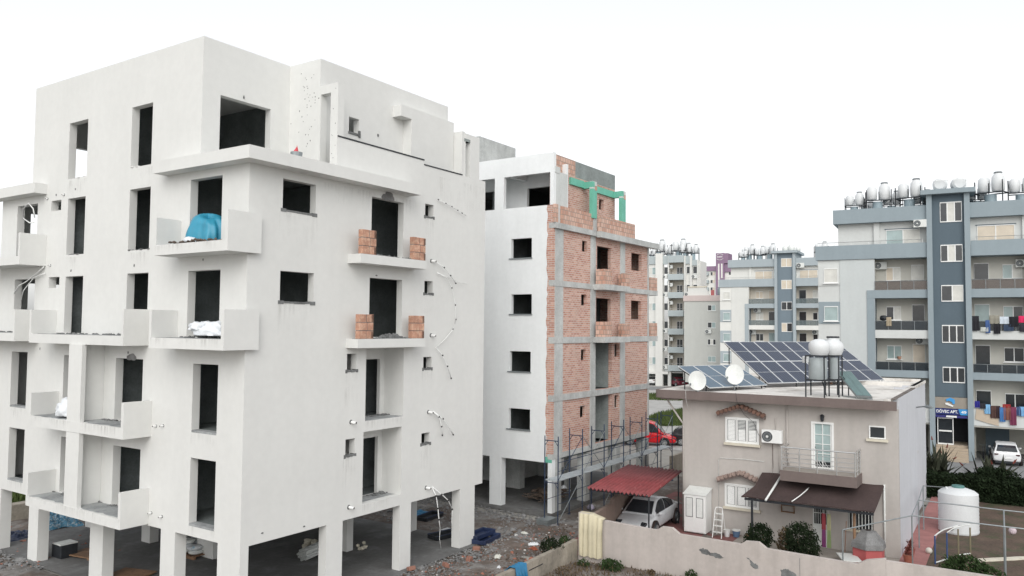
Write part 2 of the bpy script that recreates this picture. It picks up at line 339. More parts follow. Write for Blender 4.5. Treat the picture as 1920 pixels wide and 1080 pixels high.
sheet('gravel_lot', FB, 24, 90, -8, 45, .0, MT['gravel_pale'])
sheet('street', FC1, -9, -3, -30, 30, .03, MT['asphalt'])

# ================================================================ building A: white plastered shell on columns
A = thing('apartment_shell', 'large unfinished white plastered apartment building on columns with empty window openings', 'building', FA.o, FA.rz)
T = .28
LH = [(9.45, 10.78, 14.72, 16.9), (5.27, 6.53, 14.73, 16.9)]
LH4 = [(1.32, 2.98, 11.76, 13.96), (5.25, 6.52, 11.78, 13.95), (9.45, 10.7, 11.8, 13.97), (11.2, 11.95, 13.58, 13.98), (13.0, 14.65, 11.76, 13.98),
       (1.3, 2.97, 8.8, 10.95), (5.23, 6.52, 8.82, 10.97), (9.42, 10.68, 8.84, 10.98), (11.13, 11.93, 10.57, 10.99), (13.0, 14.65, 8.8, 10.97),
       (1.28, 2.57, 5.79, 7.94), (5.38, 7.05, 5.81, 7.99), (9.3, 10.58, 5.83, 8.0), (13.37, 14.66, 5.86, 8.04),
       (1.27, 2.57, 2.83, 4.93), (5.37, 7.03, 2.85, 4.93), (9.3, 10.58, 2.88, 4.94), (13.36, 14.62, 2.93, 4.98)]
RH = [(1.31, 2.71, 12.93, 13.94), (1.28, 2.7, 9.96, 10.95), (5.4, 7.14, 11.76, 13.93), (5.36, 7.13, 8.8, 10.96),
      (8.42, 8.94, 13.58, 14.08), (8.44, 8.95, 10.51, 11.01), (8.44, 8.94, 7.54, 8.0), (8.39, 8.9, 4.6, 5.02),
      (4.3, 4.77, 7.63, 8.22), (4.3, 4.76, 4.67, 5.24), (5.25, 7.28, 5.79, 8.37), (5.18, 7.23, 2.85, 5.41)]
m = MB()
m.wall('x', 0, T, T, 15.95, 2.46, 14.6, LH4)
m.wall('y', 0, T, 0, 12.5, 2.46, 14.55, RH)
m.wall('x', 12.22, 12.5, T, 15.95, 2.46, 14.6, [(2, 3.5, 12.7, 13.9), (8, 9.5, 8.8, 11), (8, 9.5, 5.8, 8), (3, 4.5, 5.8, 7.9), (12.6, 14.2, 11.8, 13.9), (12.6, 14.2, 8.8, 10.9)])
m.wall('y', 15.67, 15.95, T, 12.22, 2.46, 14.6, [(1.0, 3.0, 11.8, 13.9), (1.0, 3.0, 8.8, 10.9), (6, 7.6, 5.8, 7.9)])
m.build('wall', MT['plaster'], A)
m = MB()                                                       # set-back top storey
m.wall('x', 0, T, 2.49, 13.5, 14.6, 18.7, LH)
m.wall('y', 2.49, 2.77, T, 3.63, 14.6, 18.7, [(.69, 2.78, 14.9, 16.9)])
m.wall('x', 3.63, 3.91, .9, 2.77, 14.6, 18.7)
m.wall('y', .9, 1.18, 3.91, 10.93, 14.6, 18.7, [(5.06, 5.58, 16.38, 16.94)])
m.wall('x', 10.65, 10.93, 1.18, 13.5, 14.6, 18.7, [(4, 5.4, 14.7, 16.9)])
m.wall('y', 13.22, 13.5, T, 10.65, 14.6, 18.7, [(.5, 3.3, 14.72, 16.55)])
m.box(T, 10.65, 2.77, 13.22, 17.75, 17.95)
m.build('upper_wall', MT['plaster'], A)
m = MB()
m.wall('x', 3.632, 3.93, .0, .898, 14.62, 17.7, [(.36, .86, 14.6, 17.39)])
m.build('portal', MT['plaster'], A)
m = MB().box(7.42, 8.05, .45, .897, 17.45, 17.9).box(8.05, 10.78, .45, .897, 14.62, 17.9)
m.build('service_block', MT['plaster'], A)
m = MB(); m.wall('x', 10.8, 11.0, .02, .9, 15.6, 17.5); m.wall('y', .002, .24, 11.0, 12.03, 15.6, 17.45, [(11.02, 11.35, 15.6, 17.1)]); m.box(11.0, 11.9, 1.6, 1.8, 14.62, 17.9)
m.build('portal', MT['plaster'], A)
MB().box(3.93, 8.31, .002, .25, 14.55, 15.78).box(8.312, 12.5, .002, .25, 14.55, 15.6).build('parapet', MT['plaster'], A)
MB().box(3.64, 8.32, -.02, .27, 15.782, 15.83).build('parapet_cap', MT['metal_dark'], A)
MB().box(8.32, 10.82, -.02, .27, 15.602, 15.645).build('parapet_cap', MT['metal_dark'], A)
MB().box(10.95, 11.35, -.005, .2, 17.1, 17.22).build('lintel', MT['render_grey'], A)
m = MB(); m.prism([(-.5, -.6), (7.45, -.6), (7.45, -.002), (-.002, -.002), (-.002, 4.33), (-.5, 4.33)], 'z', 14.22, 14.62)
m.build('roof_ledge', MT['plaster'], A)
MB().box(-.48, -.002, 12.32, 16.6, 14.29, 14.69).build('roof_ledge', MT['plaster'], A)
MB().box(T, 12.22, T, 15.67, 14.4, 14.6).build('roof_slab', MT['raw_concrete'], A)
for z in (2.82, 5.78, 8.78, 11.75):
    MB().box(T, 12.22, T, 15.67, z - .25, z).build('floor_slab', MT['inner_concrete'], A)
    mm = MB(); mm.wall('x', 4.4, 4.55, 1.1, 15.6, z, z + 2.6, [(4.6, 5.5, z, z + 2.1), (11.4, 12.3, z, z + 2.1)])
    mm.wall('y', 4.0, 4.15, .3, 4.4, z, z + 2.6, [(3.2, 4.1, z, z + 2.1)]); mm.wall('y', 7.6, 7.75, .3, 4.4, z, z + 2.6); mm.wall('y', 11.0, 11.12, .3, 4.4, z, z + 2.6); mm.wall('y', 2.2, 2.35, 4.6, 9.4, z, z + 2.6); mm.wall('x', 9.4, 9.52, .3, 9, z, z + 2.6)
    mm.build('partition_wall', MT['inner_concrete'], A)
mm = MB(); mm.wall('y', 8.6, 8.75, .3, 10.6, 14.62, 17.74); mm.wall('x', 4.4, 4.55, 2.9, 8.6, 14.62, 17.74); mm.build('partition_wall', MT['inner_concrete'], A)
# recessed balconies of the right face
for z0, z1, x0, x1, dx in ((2.83, 5.41, 5.18, 7.23, .0), (5.79, 8.37, 5.25, 7.28, .05)):
    m = MB(); m.wall('y', 1.0, 1.15, x0, x1, z0 - .03, z1, [(5.95, 7.0 + dx, z0, z0 + 2.15)])
    m.box(x0 - .12, x0, T + .002, 1.15, z0 - .05, z1 + .05).box(x1, x1 + .12, T + .002, 1.15, z0 - .05, z1 + .05).box(x0, x1, T + .002, 1.0, z1, z1 + .12)
    m.build('recess', MT['plaster'], A)
    MB().box(x0 + .005, x1 - .005, .004, .998, z0 - .03, z0 + .012).build('recess_floor', MT['cement_floor'], A)
    q = MB()
    for k in range(26):
        q.blob((x1 - random.uniform(.02, .9) ** 1.5, random.uniform(.62, .97), z0 + .02), (random.uniform(.03, .09),) * 2 + (random.uniform(.02, .05),), 1, .3)
    q.build('mortar_rubble', MT['mortar'], A)
# columns
for x0, x1, y0, y1 in ((0, .31, 0, 1.08), (3.49, 4.24, 0, .36), (7.2, 7.83, 0, .36), (10.92, 11.95, 0, .42), (0, .42, 3.28, 4.06), (0, .42, 7.5, 8.35), (0, .42, 12.05, 12.78), (0, .42, 15.1, 15.95),
                       (7.85, 8.2, 3.4, 4.2), (11.7, 12.2, 3.4, 3.9), (4.1, 4.4, 6.9, 7.9), (10.1, 10.5, 6.8, 7.5), (3.95, 4.3, 15.4, 15.95), (7.9, 8.3, 15.4, 15.95), (11.8, 12.2, 15.4, 15.95), (8, 8.4, 10, 10.8), (4.0, 4.4, 11, 11.6), (11.8, 12.2, 10, 10.8)):
    MB().box(x0, x1, y0, y1, 0, 2.46).build('column', MT['plaster'], A)
# balconies of the left face
def balcony_left(y0, y1, d, z0, z1, ztop, right=True, left=True, near=None, pillar=None):
    b = MB()
    if near: b.box(-d, -.002, y0 + .13, y1, z0, z1).box(-d, near, y0, y0 + .13, z0, ztop)
    else:
        b.box(-d, -.002, y0, y1, z0, z1)
        if right: b.box(-d, -.002, y0, y0 + .13, z1, ztop)
    if left: b.box(-d, -.002, y1 - .13, y1, z1, ztop)
    o = b.build('balcony', MT['plaster'], A)
    f = []; n = 26
    ya, yb = y0 + .14, y1 - .14
    ys = [ya + (yb - ya) * i / n for i in range(n + 1)]
    vs = [(-.004, y, z1 + .006) for y in ys] + [(-d + .09 + random.uniform(-.05, .07), y, z1 + .006) for y in ys]
    MB().add(vs, [(i, i + 1, n + 2 + i, n + 1 + i) for i in range(n)]).build('balcony_floor', MT['cement_floor'], o)
    q = MB()
    for k in range(40):
        q.blob((-random.uniform(.02, .16), random.uniform(ya, yb), z1 + .02), (random.uniform(.03, .1), random.uniform(.03, .1), random.uniform(.02, .05)), 1, .3)
    q.build('mortar_rubble', MT['mortar'], o)
    return o
balcony_left(-.2, 3.56, .88, 11.41, 11.74, 12.64, near=.35)
balcony_left(-.2, 3.6, .93, 8.44, 8.77, 9.66, near=.34)
balcony_left(5.08, 11.36, .92, 8.47, 8.8, 9.7)
balcony_left(12.5, 17.2, .92, 8.5, 8.82, 9.72, left=False)
balcony_left(12.2, 17.2, .98, 11.44, 11.76, 12.66, left=False)
for z0, z1, zt in ((5.42, 5.79, 6.62), (2.51, 2.85, 3.7)):
    balcony_left(4.78, 10.97, 1.0, z0, z1, zt)
    H2 = z1 + (2.68 if z0 > 4 else 2.56)
    MB().box(-.99, -.84, 7.46, 8.32, z1, H2).box(-.84, -.003, 7.78, 7.92, z1, H2).build('balcony_pier', MT['plaster'], A)
# slabs and brick piers of the right face
for z0, z1, d, x1 in ((11.4, 11.72, .64, 7.78), (8.43, 8.745, .57, 7.85)):
    o = MB().box(4.24, x1, -d, -.002, z0, z1).build('balcony', MT['plaster'], A)
    q = MB()
    for k in range(46):
        x = random.uniform(5.2, 7.2); hh = max(.0, .14 * (1 - abs(x - 6.3) / .75)) if z0 < 9 else .03
        q.blob((x, -random.uniform(.05, d - .18), z1 + hh * .6), (random.uniform(.06, .14), random.uniform(.05, .1), .03 + hh * .8), 1, .3)
    q.build('mortar_rubble', MT['mortar'], o)
    MB().box(4.5, x1 - .1, -d + .04, -.01, z1, z1 + .008).build('balcony_floor', MT['cement_floor'], o)
    for xa in (4.32, x1 - .74):
        p = MB(); h = z1
        for r in range(3):
            off = .36 if r != 1 else .42
            for a, b in ((0, off), (off, .72)):
                p.box(xa + a + .011, xa + b - .011, -d + .03 + random.uniform(-.006, .006), -d + .23, h + .008, h + .28)
            h += .292
        p2 = p.build('brick_pier', MT['terracotta'], o, bevel=.012)
        MB().box(xa + .02, xa + .70, -d + .045, -d + .21, z1 + .001, h - .012).build('pier_mortar', MT['mortar'], p2)
        # hollow ends of the bricks
        for r in (0, 2):
            e = MB()
            for k in range(6): e.box(xa + .60, xa + .7, -d + .018, -d + .03, z1 + r * .292 + .03 + k * .042, z1 + r * .292 + .052 + k * .042)
            e.build('brick_hole', MT['dark_slot'], p2)
# rough sills, patches and pipe stubs
def sill(x0, x1, z, face='y', s=A):
    b = MB(); n = 7
    for k in range(n):
        a0 = x0 - .07 + (x1 - x0 + .14) * k / n; a1 = x0 - .07 + (x1 - x0 + .14) * (k + 1) / n
        e = .035 if k in (0, n - 1) else 0
        b.box(a0, a1 + .002, -.006 - random.uniform(.002, .012), .2 + k * .001, z - .045 - e * random.uniform(.3, 1.2) - random.uniform(0, .02), z + .008 + random.uniform(0, .008) + e * .8)
    b.build('window_sill', MT['mortar'], s)
for x0, x1, z in ((1.31, 2.71, 12.93), (1.28, 2.7, 9.96), (8.42, 8.94, 13.58), (8.44, 8.95, 10.51), (8.44, 8.94, 7.54), (8.39, 8.9, 4.6), (4.3, 4.77, 7.63), (4.3, 4.76, 4.67)): sill(x0, x1, z)
MB().box(5.03, 5.62, .87, .93, 16.3, 16.385).box(5.56, 5.63, .85, .93, 16.25, 16.5).build('window_sill', MT['mortar'], A)
for y0, y1, z in ((1.28, 2.57, 5.79), (1.27, 2.57, 2.83), (13.37, 14.66, 5.86), (13.36, 14.62, 2.93)):
    MB().box(-.004, .3, y0 + .01, y1 - .01, z - .05, z + .02).build('window_sill', MT['cement_floor'], A)
for y0, y1, z in ((9.45, 10.7, 11.8), (5.25, 6.52, 11.78), (5.27, 6.53, 14.73), (9.45, 10.78, 14.72)):
    q = MB()
    for k in range(14): q.blob((random.uniform(.02, .26), random.uniform(y0, y1), z + .015), (.07, .1, .035), 1, .35)
    q.build('window_sill', MT['plaster'] if z > 14 else MT['mortar'], A)
for cs, sz in ((((6.25, -.01, 14.02), (6.42, -.01, 14.0), (6.3, -.012, 14.12), (6.1, -.01, 14.0)), (.2, .02, .12)), (((-.01, 6.05, 8.08), (-.01, 5.95, 8.03), (-.01, 6.2, 8.03)), (.02, .17, .1))):
    q = MB()                                                    # mortar patch above a door
    for c in cs: q.blob(c, sz, 2, .15, rz=0)
    q.build('mortar_patch', MT['rubble_grey'], A)
def stub(parent, p, d, r=.055, L=.22):
    p = Vector(p); d = Vector(d).normalized()
    o = MB().cyl(p - d * .05, p + d * L, r, n=12).build('pipe_stub', MT['pvc'], parent, smooth=40)
    MB().cyl(p - d * .02, p + d * .006, r * 1.9, r * 1.7, n=9).build('mortar_ring', MT['mortar'], o)
    MB().cyl(p + d * (L + .001), p + d * (L + .006), r * .75, n=10).build('bore', MT['dark_slot'], o)
for x, z in ((4.56, 5.82), (4.53, 2.87), (8.8, 5.82), (8.72, 2.87), (8.86, 11.82), (8.9, 8.85)): stub(A, (x, 0, z), (.25, -1, -.1), .05, .2)
for y, z in ((4.5, 5.79), (4.1, 5.83), (4.62, 2.9), (4.02, 2.86)): stub(A, (0, y, z), (-1, .1, -.05), .03, .12)
for y, z in ((11.85, 11.45), (12.6, 11.45), (12.25, 14.1), (11.0, 14.15)): stub(A, (0, y, z), (-1, .1, -.05), .03, .08)
def conduit(parent, pts, r=.02, bands=(), mt=None):
    r *= .72; o = MB().tube(pts, r, 7).build('conduit', mt or MT['pvc'], parent, smooth=True)
    for i in bands:
        p = Vector(pts[i]); q_ = Vector(pts[i + 1]) if i + 1 < len(pts) else 2 * p - Vector(pts[i - 1]); d = (q_ - p).normalized() * .05
        MB().cyl(p - d * .6, p + d * .6, r * 1.6, n=8).build('tape_band', MT['black_tape'], o)
def arc(p0, p1, sag, n=8, dirv=(0, 0, -1)):
    p0 = Vector(p0); p1 = Vector(p1); return [p0.lerp(p1, i / n) + Vector(dirv) * sag * 4 * (i / n) * (1 - i / n) for i in range(n + 1)]
conduit(A, [(9.15, -.08, 14.33), (9.6, -.1, 14.24), (10.0, -.1, 14.16), (10.4, -.1, 14.06), (10.7, -.1, 13.98), (10.97, -.1, 13.9)], .02, (0, 1, 2, 3, 4))
conduit(A, [(9.05, -.1, 11.8), (9.5, -.14, 11.6), (9.9, -.16, 11.3), (10.25, -.16, 11.0)], .024, (1, 2, 3))
conduit(A, [(9.15, -.08, 11.38), (9.7, -.12, 11.2), (10.05, -.12, 10.8), (10.3, -.12, 10.1), (10.35, -.12, 9.5), (10.15, -.12, 9.1), (9.75, -.1, 8.75), (9.15, -.08, 8.38)], .02, (2, 3, 4, 5))
conduit(A, [(9.12, -.08, 11.36), (9.9, -.12, 11.22), (10.6, -.12, 11.05), (11.05, -.12, 11.0)], .014)
conduit(A, [(9.1, -.08, 8.36), (9.5, -.12, 8.05), (9.8, -.14, 7.6), (10.05, -.14, 7.1)], .024, (1, 2, 3))
conduit(A, [(9.0, -.06, 5.84), (9.3, -.14, 5.6), (9.45, -.16, 5.2), (9.5, -.16, 4.85)], .026, (1, 2, 3))
conduit(A, [(9.02, -.06, 5.84), (9.55, -.14, 5.5), (9.95, -.16, 5.1), (10.2, -.16, 4.8)], .026, (1, 3))
conduit(A, [(9.0, -.06, 2.86), (9.15, -.16, 2.5), (9.25, -.18, 2.0), (9.3, -.2, 1.55), (9.38, -.2, 1.2)], .028, (1, 2, 3))
conduit(A, [(9.04, -.06, 2.86), (9.5, -.16, 2.5), (9.9, -.18, 2.2), (10.15, -.2, 1.8)], .028, (1, 2, 3))
conduit(A, [(9.38, -.2, 1.2), (9.35, -.2, .8), (9.45, -.2, .4)], .012); conduit(A, [(10.15, -.2, 1.8), (10.12, -.2, 1.3), (10.2, -.2, .9)], .012)
conduit(A, [(-.08, 12.2, 11.4), (-.12, 12.7, 11.15), (-.14, 13.4, 10.85), (-.14, 14.0, 10.7), (-.14, 14.35, 10.4)], .03)
conduit(A, [(-.08, 12.1, 11.15), (-.14, 12.8, 11.0), (-.14, 13.6, 10.5), (-.14, 13.75, 10.1)], .024)
conduit(A, [(-.06, 13.1, 13.4), (-.15, 13.05, 13.75), (-.17, 13.4, 14.0), (-.17, 13.8, 13.8), (-.17, 13.75, 13.4), (-.15, 13.3, 13.2), (-.12, 13.0, 13.2)], .035)
q = MB()                                                        # plaster splashes on the step of the top storey
for k in range(40): q.blob((3.63 - .004, random.gauss(1.5, .35), random.gauss(17.4, .45) if k % 3 else random.uniform(15, 17.5)), (.008, random.uniform(.01, .03), random.uniform(.01, .035)), 1, .2, rz=0)
for k in range(8): q.blob((3.63 - .004, random.uniform(.03, .3), random.uniform(15, 17.6)), (.007, random.uniform(.01, .022), random.uniform(.01, .025)), 1, .2, rz=0)
q.build('plaster_splash', MT['rubble_grey'], A)['kind'] = 'stuff'
q = MB()
for c in ((1.62, 2.48, 17.05), (6.6, .89, 16.55)): q.blob(c, (.05, .03, .06), 1, .3)
for c in ((-.005, 6.1, 11.25), (-.005, 6.3, 8.2), (-.005, 12.4, 8.2), (-.005, 10.3, 11.2), (-.005, 2.2, 11.3), (-.005, 11.6, 14.2), (-.005, 10.2, 14.3)): q.blob(c, (.015, .035, .05), 1, .3, rz=0)
for c in ((5.7, -.005, 11.05), (2.5, -.005, 2.62), (.8, -.005, 2.75)): q.blob(c, (.05, .015, .03), 1, .3, rz=0)
q.build('anchor_hole', MT['mortar'], A)

def stain_y(x0, x1, z0, z1, m='drip_soft'): MB().quad((x0, -.0015, z0), (x1, -.0015, z0), (x1, -.0015, z1), (x0, -.0015, z1)).build('water_stain', MT[m], A, recalc=False)
def stain_x(y0, y1, z0, z1, m='drip_soft', x=-.0015): MB().quad((x, y0, z0), (x, y1, z0), (x, y1, z1), (x, y0, z1)).build('water_stain', MT[m], A, recalc=False)
for x0, x1, z1, h in ((1.2, 2.8, 12.88, 1.2), (1.2, 2.8, 9.9, 1.1), (8.35, 9.0, 13.52, 1.0), (8.35, 9.0, 10.45, .9), (8.35, 9.0, 7.48, 1.0), (8.3, 9.0, 4.55, 1.5), (4.2, 4.85, 7.57, 1.3), (4.2, 4.85, 4.6, 1.4), (3.0, 8.2, 14.1, .7), (9.2, 12.4, 15.3, 1.6)): stain_y(x0, x1, z1 - h, z1)
stain_y(5.25, 7.25, 5.43, 5.78, 'drip'); stain_y(5.2, 7.2, 2.47, 2.83, 'drip')
for y0, y1, z1, h in ((1.25, 2.6, 5.74, .45), (1.25, 2.6, 2.79, .33), (13.35, 14.6, 5.81, .5), (13.35, 14.6, 2.9, .42), (5.2, 6.6, 14.65, .6), (9.4, 10.8, 14.65, .6), (9.4, 10.7, 11.72, .6), (5.2, 6.55, 11.7, .6)): stain_x(y0, y1, z1 - h, z1, 'drip')
for y0, y1, z0, z1 in ((4.8, 10.9, 5.45, 5.78), (4.8, 10.9, 2.53, 2.84)): stain_x(y0, y1, z0, z1, 'drip', -1.0015)
stain_x(.0, 3.5, 11.43, 11.73, 'drip', -.8815); stain_x(.0, 3.5, 8.46, 8.76, 'drip', -.9315)
# loose things on and under building A
def drape(name, m, parent_label, cat, fr, c, size, seed, folds=7, group=None):
    rnd = random.Random(seed); nx, ny = 64, 24; vs = []; fs = []
    for j in range(ny + 1):
        v = j / ny
        for i in range(nx):
            a = 2 * math.pi * i / nx; k = math.sin(min(1, v * 1.02) * math.pi / 2) ** .55
            fold = 1 + .13 * v ** 1.2 * math.sin(a * folds + seed) * (1 + .6 * mnoise.noise(Vector((a * 2, v * 3, seed)))) + .07 * v * math.sin(a * 13 + 2) + .12 * mnoise.noise(Vector((math.cos(a) * 2, math.sin(a) * 2, v * 4 + seed)))
            top = 1 - v ** 2.2
            vs.append((size[0] * k * fold * math.cos(a), size[1] * k * fold * math.sin(a), size[2] * top * (1 + .12 * math.sin(a * 2 + seed) * (1 - v))))
    for j in range(ny):
        for i in range(nx): fs.append((j * nx + i, j * nx + (i + 1) % nx, (j + 1) * nx + (i + 1) % nx, (j + 1) * nx + i))
    o = MB().add(vs, fs).build(name, m, None, smooth=True); place(o, fr, *c); tag(o, parent_label, cat, group); return o
drape('tarpaulin', MT['tarp_cyan'], 'bright blue tarpaulin heaped over something in the top balcony doorway of the white shell', 'tarpaulin', FA, (.12, 2.2, 11.78), (.5, .78, .92), 3, 6)
o = MB().lump((0, 0, .1), (.2, .26, .13), 4).build('cement_bag', MT['sack'], None, smooth=True); place(o, FA, -.42, 2.3, 11.76); tag(o, 'small white sack lying before the blue tarpaulin on the balcony', 'sack')
q = MB()
for k in range(130): q.blob((random.uniform(-.6, .3), random.uniform(.3, 2.6), random.uniform(.0, .12)), (random.uniform(.03, .09), random.uniform(.03, .09), .04), 1, .35)
o = q.build('brick_rubble', MT['rubble_brown'], None); place(o, FA, -.1, .6, 11.75); tag(o, 'brown brick rubble spread on the balcony below the blue tarpaulin', 'rubble', kind='stuff')
q = MB().lump((0, 0, .16), (.32, .75, .3), 2, 4, .45, 2.2).lump((-.1, .5, .3), (.25, .4, .2), 7, 4, .5)
o = q.build('plastic_sack', MT['sack'], None, smooth=True); place(o, FA, -.25, 1.25, 8.79); tag(o, 'crumpled white plastic sheeting bunched on the corner balcony under the tarpaulin balcony', 'sack')
o = MB().lump((0, 0, .22), (.36, .52, .42), 9, 4, .4).build('plastic_sack', MT['sack'], None, smooth=True); place(o, FA, -.5, 9.15, 5.78); tag(o, 'white and pale blue plastic sack on the second floor loggia behind the pier', 'sack')
o = MB().cyl((0, 0, 0), (0, 0, .32), .17, .2, 14).build('paint_bucket', MT['galv'], None); place(o, FA, 2.05, .25, 14.63); tag(o, 'grey bucket with a red cloth standing on the roof ledge', 'bucket')
MB().add([(0, 0, .3), (.14, .05, .34), (.1, .1, .62), (.03, .03, .52), (-.1, .04, .34)], [(0, 1, 2, 3), (0, 3, 4)]).build('cloth', cmat((.7, .08, .1)), o)

# ================================================================ building B: half plastered brick block
B = thing('brick_apartment_block', 'unfinished apartment block with one white plastered side and one bare brick side', 'building', FB.o, FB.rz)
WH = [(1.26, 2.5, 12.7, 13.7), (1.24, 2.47, 9.87, 10.87), (1.28, 2.54, 6.98, 8.0), (1.29, 2.57, 4.1, 5.13), (5.5, 6.8, 12.7, 13.7), (5.5, 6.8, 9.87, 10.87), (5.5, 6.8, 6.98, 8.0), (5.5, 6.8, 4.1, 5.13)]
m = MB(); m.wall('x', 0, .2, .42, 15, 2.61, 15.28, WH); m.build('white_wall', MT['plaster_white'], B)
# ragged plaster edge
vs = []; n = 60
for k in range(n + 1):
    z = 2.61 + (15.28 - 2.61) * k / n; vs += [(-.001, .43, z), (-.001, .36 + random.uniform(-.04, .04) - .02 * math.sin(k * .5), z)]
MB().add(vs, [(2 * k, 2 * k + 2, 2 * k + 3, 2 * k + 1) for k in range(n)]).build('plaster_edge', MT['plaster_white'], B)
m = MB(); m.box(.004, .2, .004, .42, 2.9, 15.28); m.build('brick_return', MT['brick'], B)
MB().box(-.003, .2, .01, .4, 2.62, 2.9).build('green_render', MT['green_form'], B)
BH = [(2.97, 3.53, 13.21, 13.78), (4.64, 6.28, 11.56, 13.66), (8.92, 10.32, 12.61, 13.64), (2.9, 3.5, 10.38, 10.95), (4.55, 6.27, 8.76, 10.83), (8.9, 10.26, 9.73, 10.83),
      (2.9, 3.45, 7.51, 8.08), (4.44, 6.39, 5.9, 8.43), (6.76, 7.36, 7.6, 8.31), (2.82, 3.41, 4.55, 5.15), (4.44, 6.4, 3.05, 5.56), (6.78, 7.33, 4.74, 5.45)]
m = MB(); m.wall('y', .03, .22, .2, 11.3, 3.0, 14.12, BH); m.build('brick_wall', MT['brick'], B)
m = MB(); m.wall('y', .45, .65, .7, 7.6, 14.4, 17.17, [(5.65, 6.22, 15.8, 16.4)]); m.build('brick_wall', MT['brick'], B)
MB().box(.97, 2.95, .447, .65, 17.17, 18.02).build('brick_wall', MT['brick_big'], B)
MB().box(2.95, 7.6, .44, .65, 17.17, 18.01).build('rendered_parapet', MT['render_grey'], B)
MB().box(.62, 3.9, -.12, -.01, 14.4, 15.27).build('brick_parapet', MT['brick_big'], B)
MB().box(-.06, .22, -.14, -.002, 14.4, 15.3).build('brick_parapet', MT['brick_big'], B)
for z0, z1 in ((14.12, 14.4), (11.26, 11.55), (8.43, 8.75), (5.58, 5.89), (2.78, 3.04)):
    MB().box(-.012, 11.33, -.03 - (.12 if z0 > 14 else 0), .25, z0, z1).build('concrete_beam', MT['raw_concrete'], B)
def bcol(x0, x1, za, zb, y=-.012, m_='raw_concrete'): MB().box(x0, x1, y, .24, za, zb).build('concrete_column', MT[m_], B)
for za, zb in ((3.04, 5.58), (5.89, 8.43), (8.75, 11.26), (11.55, 14.12)):
    bcol(.16, .97, za, zb); bcol(3.87, 4.43, za, zb); bcol(7.42, 8.05, za, zb, .0); bcol(11.15, 11.32, za, zb)
bcol(.22, .62, 14.4, 16.9, -.012, 'cement_pale'); bcol(.62, 1.32, 15.3, 16.98, -.02, 'cement_pale'); bcol(3.88, 4.25, 14.4, 15.2, -.16)
MB().box(.1, .58, -.03, .15, 16.9, 17.22).build('concrete_block', MT['cement_pale'], B)
# pilotis
bcol(.0, .3, .2, 2.78, .0, 'plaster_white'); bcol(.3, .95, .2, 2.78, .03)
for x0, x1, y0, y1, mm in ((0, .4, 3.0, 3.72, 'plaster_white'), (3.38, 3.9, .0, .5, 'raw_concrete'), (6.89, 7.47, .0, .5, 'raw_concrete'), (10.6, 11.3, 0, .5, 'raw_concrete'), (4.0, 4.5, 4.5, 5.4, 'raw_concrete'), (0, .4, 7, 7.8, 'plaster_white'), (0, .4, 11, 11.8, 'plaster_white'), (8, 8.4, 5, 5.8, 'raw_concrete'), (4, 4.4, 10, 11, 'raw_concrete')):
    MB().box(x0, x1, y0, y1, .2, 2.61).build('concrete_column', MT[mm], B)
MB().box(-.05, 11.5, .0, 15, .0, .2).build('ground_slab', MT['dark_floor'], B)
MB().box(5.0, 11.2, 6.0, 6.2, .2, 2.6).box(5.0, 5.2, 6.2, 14, .2, 2.6).box(4.6, 5.0, 1.8, 2.0, .2, 2.6).build('partition_wall', MT['raw_concrete'], B)
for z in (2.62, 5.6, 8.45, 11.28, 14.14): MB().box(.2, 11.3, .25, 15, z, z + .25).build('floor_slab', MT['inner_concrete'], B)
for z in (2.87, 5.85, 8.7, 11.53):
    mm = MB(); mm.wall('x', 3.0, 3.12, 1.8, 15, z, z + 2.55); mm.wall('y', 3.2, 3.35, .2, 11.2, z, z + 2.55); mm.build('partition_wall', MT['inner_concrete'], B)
m = MB(); m.wall('x', 11.1, 11.3, .25, 15, 2.62, 14.12); m.wall('y', 14.8, 15, .2, 11.1, 2.62, 15.28); m.build('rear_wall', MT['brick'], B)
for z0, z1 in ((3.05, 5.56), (5.9, 8.4)):                              # recesses
    MB().box(4.44, 6.75, 1.15, 1.25, z0, z1).box(6.4, 6.5, .23, 1.15, z0, z1).box(4.34, 4.44, .23, 1.15, z0, z1).build('recess', MT['render_grey'], B)
    MB().box(6.5, 7.38, .3, .36, z0, z1).build('recess', MT['render_grey'], B)
# top storey of the white side
m = MB(); m.wall('x', 0, .22, .0, 15, 16.92, 17.9); m.wall('x', .22, 3.5, 14.8, 15, 15.28, 17.9); m.build('roof_beam', MT['plaster_white'], B)
for y0, y1 in ((.0, .21), (3.0, 3.57), (7, 7.5)): MB().box(.001, .22, y0, y1, 15.28, 16.92).build('post', MT['plaster_white'], B)
m = MB(); m.wall('x', 1.6, 1.8, .22, 15, 14.4, 17.6, [(1.2, 2.6, 15.0, 16.55), (4.6, 6.0, 14.5, 16.6), (8, 9.4, 15, 16.55)]); m; m.build('set_back_wall', MT['plaster_white'], B)
MB().box(.22, 7.5, .66, 15, 17.3, 17.5).build('roof_slab', MT['raw_concrete'], B)
MB().box(.222, 1.6, 2.6, 2.85, 16.92, 17.29).box(.222, 1.6, 6.6, 6.85, 16.92, 17.29).build('cross_beam', MT['plaster_white'], B)
m = MB(); m.wall('y', 4.9, 5.05, 1.9, 7.4, 14.4, 17.3); m.wall('x', 7.4, 7.55, .65, 15, 14.4, 17.3); m.build('partition_wall', MT['inner_concrete'], B)
for y0, y1, z in ((1.26, 2.5, 12.7), (1.24, 2.47, 9.87), (1.28, 2.54, 6.98), (1.29, 2.57, 4.1)):
    MB().box(-.05, .18, y0 - .04, y1 + .12, z - .05, z + .01).build('window_sill', MT['galv'], B)
m = MB(); m.wall('x', 1.9, 2.1, 6, 12, 17.5, 19.86); m.wall('y', 6, 6.2, 2.1, 5.55, 17.5, 19.86, [(3.7, 4.4, 17.6, 18.9)]); m.box(2.1, 5.5, 6.2, 12, 19.6, 19.8); m.wall('x', 5.4, 5.55, 6.2, 12, 17.5, 19.86)
